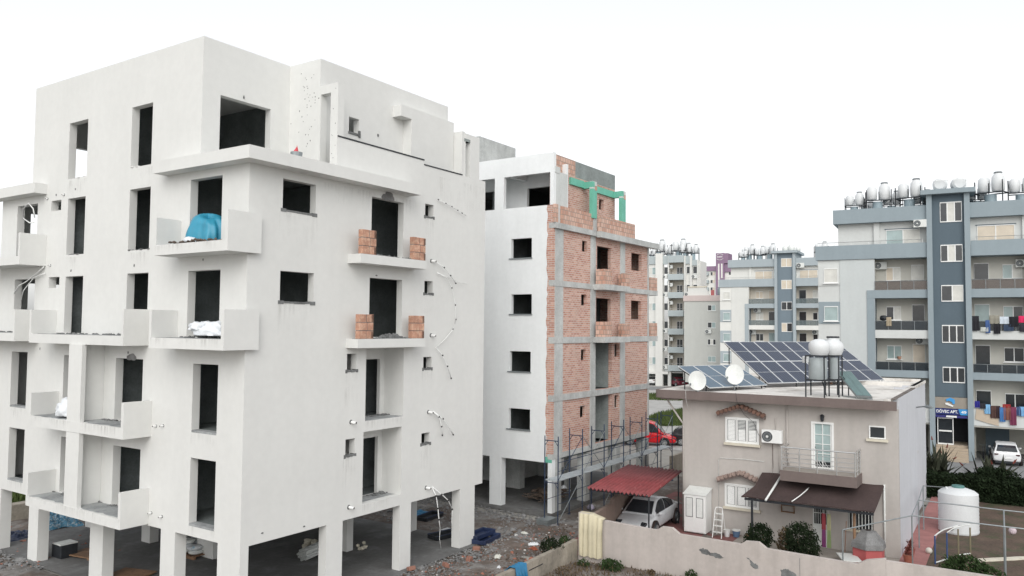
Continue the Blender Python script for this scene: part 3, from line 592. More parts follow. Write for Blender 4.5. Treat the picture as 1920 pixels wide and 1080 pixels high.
m.build('stair_tower', MT['raw_concrete'], B)
# green formed columns and beams in front of the top storey
for x0, zb in ((3.69, 15.05), (7.2, 14.42)):
    MB().box(x0, x0 + .47, -.21, .0, zb, 16.62).build('formed_column', MT['green_form'], B)
    MB().box(x0, x0 + .47, -.208, .0, 16.62, 17.02).build('column_head', MT['rubble_brown'] if x0 > 9 else MT['cement_pale'], B)
    MB().box(x0 - .003, x0 + .2, -.212, .0, 16.7, 17.0).box(x0, x0 + .28, .0, .445, 16.65, 17.0).build('formed_beam', MT['green_form'], B)
    MB().box(x0 + .21, x0 + .472, -.214, -.2, 16.55, 16.8).build('bare_brick', MT['brick_big'], B)
MB().box(2.3, 3.69, .33, .446, 16.68, 17.05).build('formed_beam', MT['green_form'], B)
MB().box(5.0, 7.2, .33, .446, 16.66, 17.02).build('formed_beam', MT['green_form'], B)
# balconies of the brick side
for z0, z1 in ((11.24, 11.54), (8.43, 8.74)):
    o = MB().box(4.12, 7.2, -.72, -.035, z0, z1).build('balcony', MT['raw_concrete'], B)
    MB().box(4.14, 4.28, -.7, -.16, z1, z1 + .8).box(4.28, 5.0, -.7, -.5, z1, z1 + .8).build('brick_parapet', MT['brick_big'], o)
    MB().box(6.5, 7.2, -.7, -.5, z1, z1 + .72).box(7.05, 7.2, -.5, -.05, z1, z1 + .72).build('brick_parapet', MT['brick_big'], o)
    o = MB().box(11.34, 12.66, .0, 3, z0, z1).build('balcony', MT['raw_concrete'], B)
    MB().box(11.6, 12.62, .02, .22, z1, z1 + .8).box(12.45, 12.62, .22, 2.9, z1, z1 + .8).build('brick_parapet', MT['brick_big'], o)
o = MB().box(4.26, 11.97, -.42, -.155, 14.06, 14.38).build('balcony', MT['raw_concrete'], B)
MB().box(4.3, 4.5, -.36, -.16, 14.38, 15.22).box(4.5, 8.6, -.36, -.2, 14.38, 15.22).build('brick_parapet', MT['brick_big'], o)
# scaffolding
S = thing('scaffolding', 'dark blue steel frame scaffold with plank walkway along the brick building', 'scaffold', FB.o, FB.rz)
fx = [-1.2, 1.14, 3.45, 5.72, 8.05, 10.2, 12.4]
for i, x in enumerate(fx):
    q = MB()
    for y in (-.32, -1.05):
        q.cyl((x, y, .03), (x, y, 4.15 + random.uniform(-.05, .15)), .028, n=7).cyl((x, y, 0), (x, y, .04), .08, n=8)
    for z in (1.95, 3.9): q.cyl((x, -.32, z), (x, -1.05, z), .024, n=6).cyl((x, -.32, z - .25), (x, -.5, z), .016, n=5).cyl((x, -1.05, z - .25), (x, -.87, z), .016, n=5)
    q.build('frame', MT['scaf_blue'], S)
for i in range(len(fx) - 1):
    a, b = fx[i], fx[i + 1]
    MB().cyl((a, -1.06, .15 if i % 2 == 0 else 3.9), (b, -1.06, 2.0), .018, n=6).build('brace', MT['galv'], S)
    MB().cyl((a, -1.07, 2.1), (b, -1.07, 3.9), .016, n=6).build('brace', MT['galv'] if i % 2 else MT['scaf_blue'], S)
    MB().cyl((a, -1.05, 2.9), (b, -1.05, 2.9), .018, n=6).cyl((a, -1.05, 2.5), (b, -1.05, 2.5), .014, n=6).build('guard_rail', MT['scaf_blue'], S)
    MB().cyl((a, -1.05, 1.0), (b, -1.05, 1.0), .014, n=6).cyl((a, -.32, 1.1), (b, -.32, 1.1), .014, n=6).build('guard_rail', MT['scaf_blue'], S)
    q = MB()
    for k in range(3): q.box(a + .01, b + .02, -1.02 + k * .225, -.81 + k * .225, 2.02 + .003 * k, 2.07 + .003 * k)
    q.build('plank', MT['plank'], S)
# ================================================================ the beige house
H = thing('house', 'beige two storey house with flat white roof, brown eave and railed balcony', 'house', FH.o, FH.rz)
m = MB(); m.wall('x', 0, .2, .0, 9.1, 0, 6.0, [(2.55, 3.3, 3.32, 5.24), (2.75, 3.35, .06, 2.0), (.98, 1.95, .98, 2.0)])
m.wall('x', 9.6, 9.8, .6, 9.1, 0, 6.0); m.wall('y', 8.9, 9.1, .2, 9.6, 0, 6.0)
m.build('wall', MT['house_wall'], H)
m = MB(); m.wall('y', .0, .2, .2, 7.3, 0, 6.44); m.wall('x', 7.1, 7.3, .2, 1.0, 0, 6.44); m.wall('y', .8, 1.0, 7.3, 9.0, 0, 6.3); m.wall('y', .25, .45, 9.0, 14.4, 0, 6.44); m.wall('x', 8.8, 9.0, .25, .8, 0, 6.44)
m.build('side_wall', MT['house_side'], H)
MB().box(.22, 9.6, .2, 8.9, 3.0, 3.15).box(9.8, 14, 1, 9, 0, 6.0).build('inner_core', MT['house_wall'], H)
r = MB().box(-.6, 14.3, .45, 10.1, 6.02, 6.36).build('roof_slab', MT['roof_white'], H)
MB().box(-.68, -.6, -.02, 10.1, 6.0, 6.372).box(-.6, 6.9, 10.1, 10.18, 6.0, 6.372).build('eave_band', MT['house_trim'], H)
MB().box(-.6, 14.3, .2, .44, 6.3, 6.44).build('parapet', MT['roof_white'], H)
MB().box(9.5, 9.8, .46, 9.0, 6.362, 6.56).box(14.0, 14.3, .46, 9.9, 6.362, 6.5).build('roof_kerb', MT['roof_white'], H)
MB().box(-.55, 7.0, .02, .19, 6.442, 6.475).build('coping', MT['brown_earth'], H)
MB().box(-.6, -.02, 9.1, 9.95, 5.93, 6.0).build('gutter', MT['house_trim'], H)
def downpipe(pts, r=.045, name='downpipe', mt='house_wall'): return MB().tube(pts, r, 8).build(name, MT[mt], H, smooth=True)
downpipe([(-.3, 9.75, 5.95), (-.25, 9.7, 5.8), (-.07, 9.2, 5.0), (-.07, 9.05, 4.8), (-.07, 9.05, 0.1)])
downpipe([(-.06, 4.37, 5.99), (-.06, 4.37, 4.0), (-.06, 4.3, 3.2)], .035)
downpipe([(-.06, .55, 2.95), (-.06, .55, 0.1)], .04, mt='white_dirty')
downpipe([(-.03, 7.4, .2), (-.03, 7.4, 3.3), (-.03, 7.32, 3.38), (-.03, 6.2, 3.42), (-.03, 5.36, 3.40)], .012, 'cable', 'white_dirty')
downpipe([(-.03, 5.0, 4.2), (-.03, 4.98, 3.2), (-.3, 4.95, 2.9)], .012, 'cable', 'house_trim')
downpipe([(-.03, 4.75, 4.2), (-.03, 4.72, 3.0)], .01, 'cable', 'house_wall')
downpipe([(-.04, 4.86, 4.86), (-.04, 4.86, 5.35)], .02, 'cable', 'house_wall')
downpipe([(-.7, 8.7, 6.4), (-.72, 8.68, 6.0), (-.6, 8.6, 5.5)], .007, 'cable', 'white_dirty')
downpipe([(-.7, 6.4, 6.4), (-.72, 6.35, 6.0), (-.1, 6.2, 5.4), (-.08, 5.8, 5.1), (-.08, 5.6, 4.6), (-.1, 5.45, 4.4)], .007, 'cable', 'metal_dark')
def shutters(y0, y1, z0, z1):                                  # three louvred leaves
    w_ = (y1 - y0) / 3
    o = MB().box(-.06, -.002, y0 - .05, y1 + .05, z0 - .05, z0).box(-.06, -.002, y0 - .05, y1 + .05, z1, z1 + .05).box(-.06, -.002, y0 - .05, y0, z0, z1).box(-.06, -.002, y1, y1 + .05, z0, z1).build('window', MT['white_paint'], H)
    for k in range(3):
        a, b = y0 + k * w_ + .008, y0 + (k + 1) * w_ - .008
        q = MB().box(-.05, -.004, a, a + .06, z0, z1).box(-.05, -.004, b - .06, b, z0, z1).box(-.05, -.004, a + .06, b - .06, z0, z0 + .07).box(-.05, -.004, a + .06, b - .06, z1 - .07, z1)
        n = 15; h = (z1 - z0 - .14) / n
        for i in range(n):
            zc = z0 + .07 + h * (i + .5); op = (k < 2 and i > n * .52) if z0 > 3 else (k == 0 and i < n * .5); dz = h * (.2 if op else .42); tilt = .02 if op else .012
            q.slab4([(-.036, a + .06, zc - dz), (-.036, b - .06, zc - dz), (-.036 + tilt, b - .06, zc + dz), (-.036 + tilt, a + .06, zc + dz)], (.008, 0, 0))
        q.build('shutter', MT['white_paint'], o)
        MB().box(-.0035, -.001, a, b, z0, z1).build('pane', MT['glass_dark'], o)
        e = .045
        MB().box(-.053, -.050, a + e, a + e + .02, z0 + .055, z1 - .055).box(-.053, -.050, b - e - .02, b - e, z0 + .055, z1 - .055).box(-.053, -.0501, a + e + .02, b - e - .02, z0 + .055, z0 + .066).box(-.053, -.0501, a + e + .02, b - e - .02, z1 - .066, z1 - .055).build('seal', MT['metal_dark'], o)
    MB().box(-.14, -.001, y0 - .12, y1 + .1, z0 - .16, z0 - .055).build('sill', MT['cream'], o)
shutters(5.63, 7.03, 4.17, 5.2); shutters(5.65, 7.07, 1.32, 2.24)
def hood(yc, half, zl, zt, name):                               # gabled hood of roof tiles over a window
    h = MB().prism([(yc - half, zl - .1), (yc, zt - .1), (yc + half, zl - .1), (yc + half, zl + .03), (yc, zt + .04), (yc - half, zl + .03)], 'x', -.33, -.001).build('window_hood', MT['house_trim'], H)
    q = MB(); n = 6
    for sgn in (-1, 1):
        for i in range(n):
            t = (i + .5) / n; y = yc + sgn * half * (1 - t) * 1.02; z = zl + (zt - zl) * t + .07
            q.lathe((0, y, z - .02), [(.085, -.40), (.1, -.3), (.085, -.05), (.07, -.002)], 9, 'x')
    q.build('roof_tile', MT['clay_tile'] if zl > 4 else MT['clay_tile_grey'], h, smooth=50)
hood(6.33, 1.05, 5.36, 5.75, 'a'); hood(6.33, 1.05, 2.42, 2.82, 'b')
# upper door, right window, lamp
o = MB().box(-.03, .18, 2.47, 2.55, 3.3, 5.3).box(-.03, .18, 3.3, 3.38, 3.3, 5.3).box(-.03, .18, 2.55, 3.3, 5.22, 5.3).build('balcony_door', MT['white_paint'], H)
q = MB().box(.03, .07, 2.62, 3.23, 3.32, 3.4)
for y in (2.55, 2.91, 3.23): q.box(.028, .072, y, y + .07 if y != 2.91 else y + .03, 3.32, 5.22)
for z in (3.95, 4.35, 4.75): q.box(.03, .07, 2.62, 3.23, z, z + .025)
q.build('glazing_bar', MT['white_paint'], o)
MB().box(.06, .065, 2.55, 3.3, 3.62, 5.22).build('pane', MT['glass_pale'], o); MB().box(.061, .066, 2.55, 3.3, 3.32, 3.62).build('lower_pane', MT['glass_dark'], o)
MB().box(-.02, .03, 3.2, 3.22, 4.2, 4.24).build('handle', MT['metal_dark'], o)
q = MB()
for k in range(4): q.tube(arc((.02, 2.65 + k * .1, 3.35), (.02, 2.85 + k * .12, 3.68), .05, 5, (0, 1, 0)), .01, 5)
q.build('grille', MT['white_paint'], o)
o = MB().box(-.04, .05, .47, .52, 4.77, 5.29).box(-.04, .05, 1.05, 1.1, 4.77, 5.29).box(-.04, .05, .52, 1.05, 4.77, 4.82).box(-.04, .05, .52, 1.05, 5.24, 5.29).build('window', MT['white_paint'], H)
MB().box(-.015, -.002, .52, 1.05, 4.82, 5.24).build('pane', MT['glass_dark'], o)
MB().box(-.12, -.001, .38, 1.2, 4.66, 4.76).build('sill', MT['cream'], o)
# balcony with rail
bal = MB().box(-1.3, -.002, 1.38, 4.38, 2.9, 3.32).build('balcony', MT['house_trim'], H)
MB().box(-1.25, -.01, 1.42, 4.34, 3.321, 3.335).build('balcony_floor', MT['beige_paving'], bal)
q = MB(); s_ = [( -1.24, 4.32), (-1.24, 3.6), (-1.24, 2.9), (-1.24, 2.15), (-1.24, 1.45), (-.7, 1.45), (-.06, 1.45), (-.06, 4.32)]
for x, y in s_[:7]: q.cyl((x, y, 3.33), (x, y, 4.27), .026, n=8)
for z in (3.5, 3.68, 3.86, 4.04): q.cyl((-1.24, 4.32, z), (-1.24, 1.45, z), .014, n=6).cyl((-1.24, 1.45, z), (-.06, 1.45, z), .014, n=6).cyl((-1.24, 4.32, z), (-.06, 4.32, z), .014, n=6)
q.cyl((-1.24, 4.35, 4.28), (-1.24, 1.42, 4.28), .03, n=8).cyl((-1.24, 1.45, 4.28), (-.03, 1.45, 4.28), .03, n=8).cyl((-1.24, 4.32, 4.28), (-.03, 4.32, 4.28), .03, n=8)
q.build('railing', MT['metal_light'], bal, smooth=40)
# ground floor door and window
o = MB().box(.03, .07, 2.75, 3.35, .06, 1.0).build('front_door', MT['white_dirty'], H); MB().box(.05, .06, 2.75, 3.35, 1.0, 2.0).build('pane', MT['glass_dark'], o)
q = MB().box(.02, .08, 2.75, 2.8, 1.0, 2.0).box(.02, .08, 3.3, 3.35, 1.0, 2.0)
for k in range(5): q.box(.02, .04, 2.86 + k * .09, 2.875 + k * .09, 1.0, 2.0)
q.box(.02, .04, 2.8, 3.3, 1.45, 1.48); q.build('grille', MT['white_dirty'], o)
o = MB().box(.08, .09, .98, 1.95, .98, 2.0).build('window', MT['glass_dark'], H); q = MB()
for k in range(8): q.box(.01, .03, 1.02 + k * .125, 1.05 + k * .125, 1.0, 2.0)
q.build('bars', MT['white_dirty'], o); MB().box(-.12, .07, .9, 2.05, .9, .98).build('sill', MT['cream'], o)
# awning over the terrace
aw = thing('awning', 'dark brown felt covered awning sheltering the terrace of the beige house', 'awning', FH.o, FH.rz)
n = 14; vs = []
for k in range(n + 1):
    y = .55 + (5.45 - .55) * k / n
    vs += [(-.05, y, 2.93 - .03 * math.sin(k * .9)), (-1.0, y + .06, 2.52 + .03 * math.sin(k * 1.3)), (-1.95, y + .12 + .25 * k / n, 2.2 + .02 * math.sin(k * 2.1))]
vs += [(x, y, z - .05) for x, y, z in vs]; N = (n + 1) * 3; fs = []
for k in range(n):
    for j in range(2): a = 3 * k + j; fs += [(a, a + 1, a + 4, a + 3), (N + a, N + a + 3, N + a + 4, N + a + 1)]
    for j in (0, 2): a = 3 * k + j; fs.append((a, a + 3, N + a + 3, N + a))
for e in (0, 3 * n):
    for j in range(2): a = e + j; fs.append((a, a + 1, N + a + 1, N + a))
MB().add(vs, fs).build('felt_cover', MT['awning'], aw, smooth=30)
MB().cyl((-1.85, 5.4, .05), (-1.85, 5.4, 2.15), .05, n=8).build('post', MT['metal_dark'], aw)
MB().cyl((-1.6, 1.45, .05), (-1.6, 1.45, 2.2), .055, n=8).build('post', MT['wood'], aw)
MB().box(-1.9, -1.83, .7, 5.7, 2.03, 2.12).build('beam', MT['metal_dark'], aw)
o = MB().tube([(-.15, 4.55, 2.98), (-1.2, 4.62, 2.62), (-2.3, 4.72, 2.2)], .045, 8).build('drain_pipe', MT['white_dirty'], None, smooth=True); place(o, FH); tag(o, 'pale drain pipe lying across the left end of the brown awning', 'pipe')
o = MB().tube(arc((-.9, 3.3, 2.66), (-2.0, 3.75, 2.22), .06, 6, (0, -1, .3)), .022, 6).build('hose', MT['white_paint'], None, smooth=True); place(o, FH); tag(o, 'thin white bent tube lying on the middle of the brown awning', 'tube')
# wall lamp and air conditioner
o = thing('wall_lamp', 'small dark lantern on the house wall above the balcony door', 'lamp', FH.p(-.1, 2.91, 5.5), FH.rz)
MB().lathe((0, 0, 0), [(.03, -.17), (.07, -.12), (.085, .05), (.1, .06), (.03, .14)], 8).build('lantern', MT['metal_dark'], o); MB().box(.02, .1, -.02, .02, .0, .05).build('bracket', MT['metal_dark'], o)
def ac_unit(label, fr, x, y, z, rz=0, s=1.0, group=None, dirty=False):
    o = thing('air_conditioner', label, 'air conditioner', fr.p(x, y, z), fr.rz + rz, group); o.scale = (s, s, s)
    MB().box(-.32, -.02, -.43, .43, 0, .56).build('casing', MT['white_dirty' if dirty else 'white_paint'], o, bevel=.015)
    f = MB().lathe((-.335, .18, .28), [(.225, 0), (.225, .012), (.2, .014)], 20, 'x').build('fan_grille', MT['metal_dark'], o)
    MB().lathe((-.345, .18, .28), [(.06, 0), (.06, .02)], 12, 'x').build('hub', MT['white_dirty'], f)
    q = MB()
    for r in (.1, .14, .18): q.lathe((-.342, .18, .28), [(r, 0), (r + .008, 0), (r + .008, .006), (r, .006)], 20, 'x')
    q.build('guard_ring', MT['metal_grey'], f)
    MB().box(-.3, -.001, -.36, -.33, -.03, 0).box(-.3, -.001, .33, .36, -.03, 0).build('bracket', MT['metal_grey'], o); return o
ac_unit('white air conditioner with dark fan on the beige house beside the shutters', FH, 0, 4.97, 4.27)
# solar arrays: fitted to the roof in the house's own axes
def array(label, bl, az, tilt, L, cols, rows, mt):
    o = thing('solar_array', label, 'solar panels', FH.p(*bl), FH.rz + az)
    q = MB(); W = cols * 1.0125; ct, st = math.cos(tilt), math.sin(tilt); P = lambda u, v, h=0: (u, v * ct - h * st, v * st + h * ct)
    for k in range(int(cols / 2) + 1):
        u = min(W - .1, .1 + k * 2.02)
        q.cyl(P(u, .3), (u, .3 * ct, -bl[2] + 6.36), .03, n=6).cyl(P(u, L - .4), (u, (L - .4) * ct, -bl[2] + 6.36), .03, n=6)
        q.cyl(P(u, .05, -.05), P(u, L - .05, -.05), .03, n=6)
    for v in (.4, L / 2, L - .4): q.cyl(P(0, v, -.03), P(W, v, -.03), .025, n=6)
    q.build('mounting_frame', MT['metal_dark'], o)
    pw, pl = W / cols, L / rows
    for i in range(cols):
        for j in range(rows):
            u0, u1, v0, v1 = i * pw + .008, (i + 1) * pw - .008, j * pl + .008, (j + 1) * pl - .008; e = .03
            fr_ = MB()
            for a, b, c, d in ((u0, u1, v0, v0 + e), (u0, u1, v1 - e, v1), (u0, u0 + e, v0 + e, v1 - e), (u1 - e, u1, v0 + e, v1 - e), (u0 + e, u1 - e, (v0 + v1) / 2 - .008, (v0 + v1) / 2 + .008)):
                fr_.slab4([P(a, c, .0), P(b, c, .0), P(b, d, .0), P(a, d, .0)], Vector(P(0, 0, .035)))
            f = fr_.build('solar_panel', MT['alu'], o)
            MB().slab4([P(u0 + e, v0 + e, .01), P(u1 - e, v0 + e, .01), P(u1 - e, v1 - e, .01), P(u0 + e, v1 - e, .01)], Vector(P(0, 0, .018))).build('cell_sheet', mt, f)
    return o
def panelmat(name, c, line):
    m = mat(name, c, .14, .1, 1.5, .05, spec=.6); n = m.node_tree.nodes; l = m.node_tree.links; b = n['Principled BSDF']
    old = b.inputs['Base Color'].links[0].from_socket; tc = n.new('ShaderNodeTexCoord'); sp = n.new('ShaderNodeSeparateXYZ'); l.new(tc.outputs['Object'], sp.inputs[0])
    md = n.new('ShaderNodeMath'); md.operation = 'PINGPONG'; l.new(sp.outputs[0], md.inputs[0]); md.inputs[1].default_value = .084
    lt = n.new('ShaderNodeMath'); lt.operation = 'LESS_THAN'; l.new(md.outputs[0], lt.inputs[0]); lt.inputs[1].default_value = .008
    ml = n.new('ShaderNodeMath'); ml.operation = 'MULTIPLY'; l.new(lt.outputs[0], ml.inputs[0]); ml.inputs[1].default_value = .5
    mx = n.new('ShaderNodeMix'); mx.data_type = 'RGBA'; l.new(ml.outputs[0], mx.inputs[0]); l.new(old, mx.inputs[6]); mx.inputs[7].default_value = (*line, 1); l.new(mx.outputs[2], b.inputs['Base Color']); return m
array('large tilted array of dark blue solar panels in two rows on the house roof', (3.749, 6.175, 6.559), -.566, .548, 3.773, 8, 2, panelmat('cells_dark', (.02, .032, .062), (.1, .12, .16)))
array('small single row of four bluish solar panels behind the two dishes', (-.46, 7.68, 6.512), -.416, .43, 2.155, 4, 1, panelmat('cells_blue', (.05, .1, .15), (.09, .15, .2)))
def dish(label, p, az, el, r, mast):
    o = thing('satellite_dish', label, 'satellite dish', FH.p(*p), FH.rz)
    f = Vector((math.cos(az) * math.cos(el), math.sin(az) * math.cos(el), math.sin(el))); s_ = f.cross(Vector((0, 0, 1))).normalized(); u_ = s_.cross(f)
    MB().cyl((0, 0, 0), (0, 0, mast), .03, n=8).cyl((-.2, -.12, .0), (.2, .12, .0), .03, n=6).cyl((.2, .1, .02), (0, 0, mast * .7), .015, n=6).build('mast', MT['metal_grey'], o)
    c = Vector((0, 0, mast)) + f * .08; n = 32; vs = []; fs = []
    for side in (0, 1):
        for k in range(8):
            rad = r * k / 7; h = .15 * r * (k / 7) ** 2
            for j in range(n): a = 2 * math.pi * j / n; vs.append(c + s_ * rad * math.cos(a) + u_ * rad * 1.12 * math.sin(a) + f * (h - .014 * side))
    for s2 in (0, 1):
        for i in range(7):
            for j in range(n): b_ = s2 * 8 * n; fs.append((b_ + i * n + j, b_ + i * n + (j + 1) % n, b_ + (i + 1) * n + (j + 1) % n, b_ + (i + 1) * n + j))
    for j in range(n): fs.append((7 * n + j, 7 * n + (j + 1) % n, 15 * n + (j + 1) % n, 15 * n + j))
    MB().add(vs, fs).build('reflector', MT['white_dirty'], o, smooth=40)
    tip = c + f * r * 1.0 - u_ * r * .55 + s_ * r * .9
    MB().cyl(c + s_ * r * .8 - u_ * r * .6, tip, .014, n=6).build('feed_arm', MT['metal_grey'], o); MB().blob(tip, (.05, .05, .07), 1, .0).build('receiver', MT['metal_grey'], o)
    return o
dish('left white satellite dish at the far end of the house roof edge', (-.5, 8.24, 6.372), math.radians(207), .2, .40, .46)
dish('right white satellite dish on a short mast before the small solar row', (1.1, 7.0, 6.36), math.radians(203), .25, .42, .72)
# water heater stand on the roof
ws = thing('water_heater_stand', 'black steel stand with grey boiler and two round white tanks on the house roof', 'water heater', FH.o, FH.rz)
q = MB()
for x, y in ((-.4, 3.5), (-.4, 2.75), (.6, 3.5), (.6, 2.75), (.3, 2.3), (1.1, 2.3), (1.1, 3.0)): q.cyl((x, y, 6.36), (x, y, 8.1 if (x, y) != (.3, 2.3) else 8.1), .03, n=6)
for z in (8.1, 7.08):
    for a, b in (((-.4, 3.5), (.6, 3.5)), ((-.4, 2.75), (.6, 2.75)), ((-.4, 3.5), (-.4, 2.3)), ((.6, 3.5), (.6, 2.3)), ((.3, 2.3), (1.1, 2.3)), ((1.1, 2.3), (1.1, 3.0)), ((.0, 3.5), (.0, 2.4))): q.cyl((*a, z), (*b, z), .03, n=6)
q.build('frame', MT['metal_dark'], ws)
MB().lathe((.1, 3.1, 7.1), [(.36, 0), (.38, .03), (.38, .86), (.36, .9), (.05, .94)], 24).build('boiler', cmat((.36, .40, .41), .5), ws, smooth=35)
MB().lathe((.75, 2.55, 7.1), [(.2, 0), (.21, .03), (.21, .88), (.19, .92)], 18).build('boiler', cmat((.36, .40, .41), .5), ws, smooth=35)
t = MB().lathe((.15, 3.05, 8.13), [(.33, 0), (.36, .05), (.42, .2), (.44, .34), (.42, .48), (.33, .6), (.18, .67), (.03, .69)], 28).build('round_tank', MT['tank'], ws, smooth=50)
t = MB().lathe((.75, 2.6, 8.13), [(.33, 0), (.36, .05), (.42, .2), (.44, .34), (.4, .5), (.3, .6), (.24, .66), (.24, .74)], 28).build('round_tank', MT['tank'], ws, smooth=50)
MB().lathe((.75, 2.6, 8.868), [(.26, 0), (.27, .03), (.25, .07)], 24).build('lid', MT['metal_dark'], t, smooth=40)
MB().lathe((-.15, 3.55, 7.8), [(.13, 0), (.14, .05), (.14, .25), (.1, .28)], 14).build('expansion_tank', MT['tank'], ws, smooth=40)
MB().tube([(.6, 2.75, 7.2), (.75, 2.2, 7.2), (.9, 2.1, 7.0)], .02, 6).tube([(.3, 3.0, 7.1), (.4, 2.9, 6.7), (.3, 2.8, 6.4)], .02, 6).build('pipe', MT['metal_dark'], ws)
q = MB()
col4 = [Vector((-.25, 1.52, 6.5)), Vector((-.25, .92, 6.5)), Vector((1.45, 2.0, 7.42)), Vector((1.45, 2.62, 7.42))]
o = thing('solar_collector', 'sloping grey green glass solar collector below the white roof tanks', 'solar collector', FH.o, FH.rz)
MB().slab4(col4, (.05, 0, -.09)).build('casing', MT['galv'], o)
c = sum(col4, Vector()) / 4; nrm = (col4[1] - col4[0]).cross(col4[3] - col4[0]).normalized(); nrm = nrm if nrm.z > 0 else -nrm
for a, b in ((.03, .49), (.51, .97)):
    f = lambda u, v: (col4[0].lerp(col4[1], u)).lerp(col4[3].lerp(col4[2], u), v) + nrm * .006
    MB().slab4([f(a, .02), f(b, .02), f(b, .98), f(a, .98)], nrm * .006).build('glass', MT['collector'], o)
MB().cyl((1.4, 2.1, 7.35), (1.4, 2.1, 6.36), .025, n=6).cyl((1.4, 2.55, 7.35), (1.4, 2.55, 6.36), .025, n=6).build('leg', MT['metal_dark'], o)
o = MB().tube([(.5, 2.2, 6.4), (.3, 1.6, 6.4), (-.1, 1.2, 6.4), (-.4, .9, 6.4)], .02, 6).build('hose', MT['galv'], None, smooth=True); place(o, FH); tag(o, 'thin grey hose lying on the house roof by the collector', 'hose')
o = MB().cyl((0, 0, 0), (0, 0, .28), .1, .12, 12).build('flower_pot', MT['terracotta'], None); place(o, FH, 8.7, 4.2, 6.36); tag(o, 'small terracotta pot at the right foot of the large solar array', 'pot')
# street lamp head on the side wall
o = thing('wall_spotlight', 'grey angled spotlight arm fixed to the pale side wall of the house', 'lamp', FH.p(6.9, 0, 5.55), FH.rz)
MB().cyl((0, 0, 0), (-.3, -.45, .1), .03, n=8).build('arm', MT['metal_grey'], o); MB().blob((-.38, -.55, .08), (.26, .12, .07), 2, .02, rz=.9).build('lamp_head', MT['metal_grey'], o, smooth=True)
# meter cupboard, ladder, things on the terrace
o = thing('white_cupboard', 'tall white metal cupboard with two louvred doors beside the house wall', 'cupboard', FH.o, FH.rz)
MB().prism([(-.9, .1), (-.05, .1), (-.05, 1.95), (-.9, 1.76)], 'y', 7.72, 8.72).build('body', MT['white_paint'], o, bevel=.01)
MB().slab4([(-.95, 7.68, 1.765), (-.03, 7.68, 1.97), (-.03, 8.76, 1.97), (-.95, 8.76, 1.765)], (0, 0, .03)).build('top', MT['white_dirty'], o)
for y in (7.75, 8.66): MB().box(-.88, -.82, y - .03, y + .03, 0.05, .1).build('foot', MT['metal_dark'], o)
for a, b in ((7.76, 8.2), (8.24, 8.68)):
    d = MB().box(-.925, -.901, a, b, .14, 1.7).build('door', MT['white_paint'], o); q = MB(); e = MB()
    for k in range(16): q.slab4([(-.934, a + .1, .82 + k * .05), (-.934, b - .1, .82 + k * .05), (-.927, b - .1, .86 + k * .05), (-.927, a + .1, .86 + k * .05)], (.004, 0, 0))
    q.build('louvre', MT['white_dirty'], d)
    e.box(-.934, -.9255, a + .06, a + .08, .78, 1.64).box(-.934, -.9255, b - .08, b - .06, .78, 1.64).box(-.934, -.9256, a + .08, b - .08, .78, .8).box(-.934, -.9256, a + .08, b - .08, 1.62, 1.64).build('louvre_frame', MT['metal_dark'], d)
o = thing('step_ladder', 'white folding step ladder standing open beside the cupboard', 'ladder', FH.p(-.75, 7.15, .06), FH.rz)
q = MB()
for y in (-.2, .2): q.tube([(-.35, y, 0), (-.05, y * .85, 1.15), (0, y * .7, 1.25), (0, 0, 1.27)], .022, 6)
q.build('front_rail', MT['white_paint'], o); q = MB()
for y in (-.2, .2): q.cyl((.3, y, 0), (0, y * .85, 1.05), .016, n=6)
q.build('rear_rail', MT['white_paint'], o)
for k in range(4): MB().box(-.33 + k * .085, -.17 + k * .085, -.19 + k * .01, .19 - k * .01, .22 + k * .25, .25 + k * .25).build('step', MT['white_dirty'], o)
for (x, y, r, h, c, lab) in ((-.4, 6.5, .17, .3, (.1, .17, .28), 'blue patterned pot with a white rim by the house wall'), (-.6, 6.85, .13, .3, (.7, .72, .72), 'white plastic bucket next to the step ladder'), (-.35, 6.0, .12, .26, (.3, .17, .11), 'small brown pot below the lower shutters')):
    o = thing('plant_pot', lab, 'pot', FH.p(x, y, .06), FH.rz); MB().lathe((0, 0, 0), [(r * .75, 0), (r, h * .8), (r * 1.1, h), (r * .9, h), (r * .85, h * .85)], 16).build('pot', cmat(c), o)
    MB().lathe((0, 0, 0), [(r * 1.08, h * .9), (r * 1.14, h * .92), (r * 1.14, h * 1.01), (r * 1.08, h * 1.01)], 16).build('rim', MT['white_dirty'], o)
o = MB().tube([(0, 0, 0), (0, 0, .6), (.03, .02, 1.0)], .035, 7).tube([(.06, .1, 0), (.05, .12, .7)], .03, 7).build('cactus', MT['leaf_mid'], None, smooth=True); place(o, FH, -.5, 5.75, .06); tag(o, 'thin upright green cactus stems by the house wall', 'plant')
o = thing('hanging_shelf', 'small brown wooden wall shelf hanging under the awning', 'shelf', FH.p(-.04, 4.35, 1.35), FH.rz)
q = MB()
for z in (0, .28, .5): q.box(-.14, 0, -.25, .25, z, z + .03)
q.box(-.14, 0, -.27, -.25, -.02, .55).box(-.14, 0, .25, .27, -.02, .55); q.build('frame', MT['wood'], o); MB().blob((-.07, 0, .6), (.08, .2, .08), 2, .3).build('trinket', MT['leaf_dark'], o)
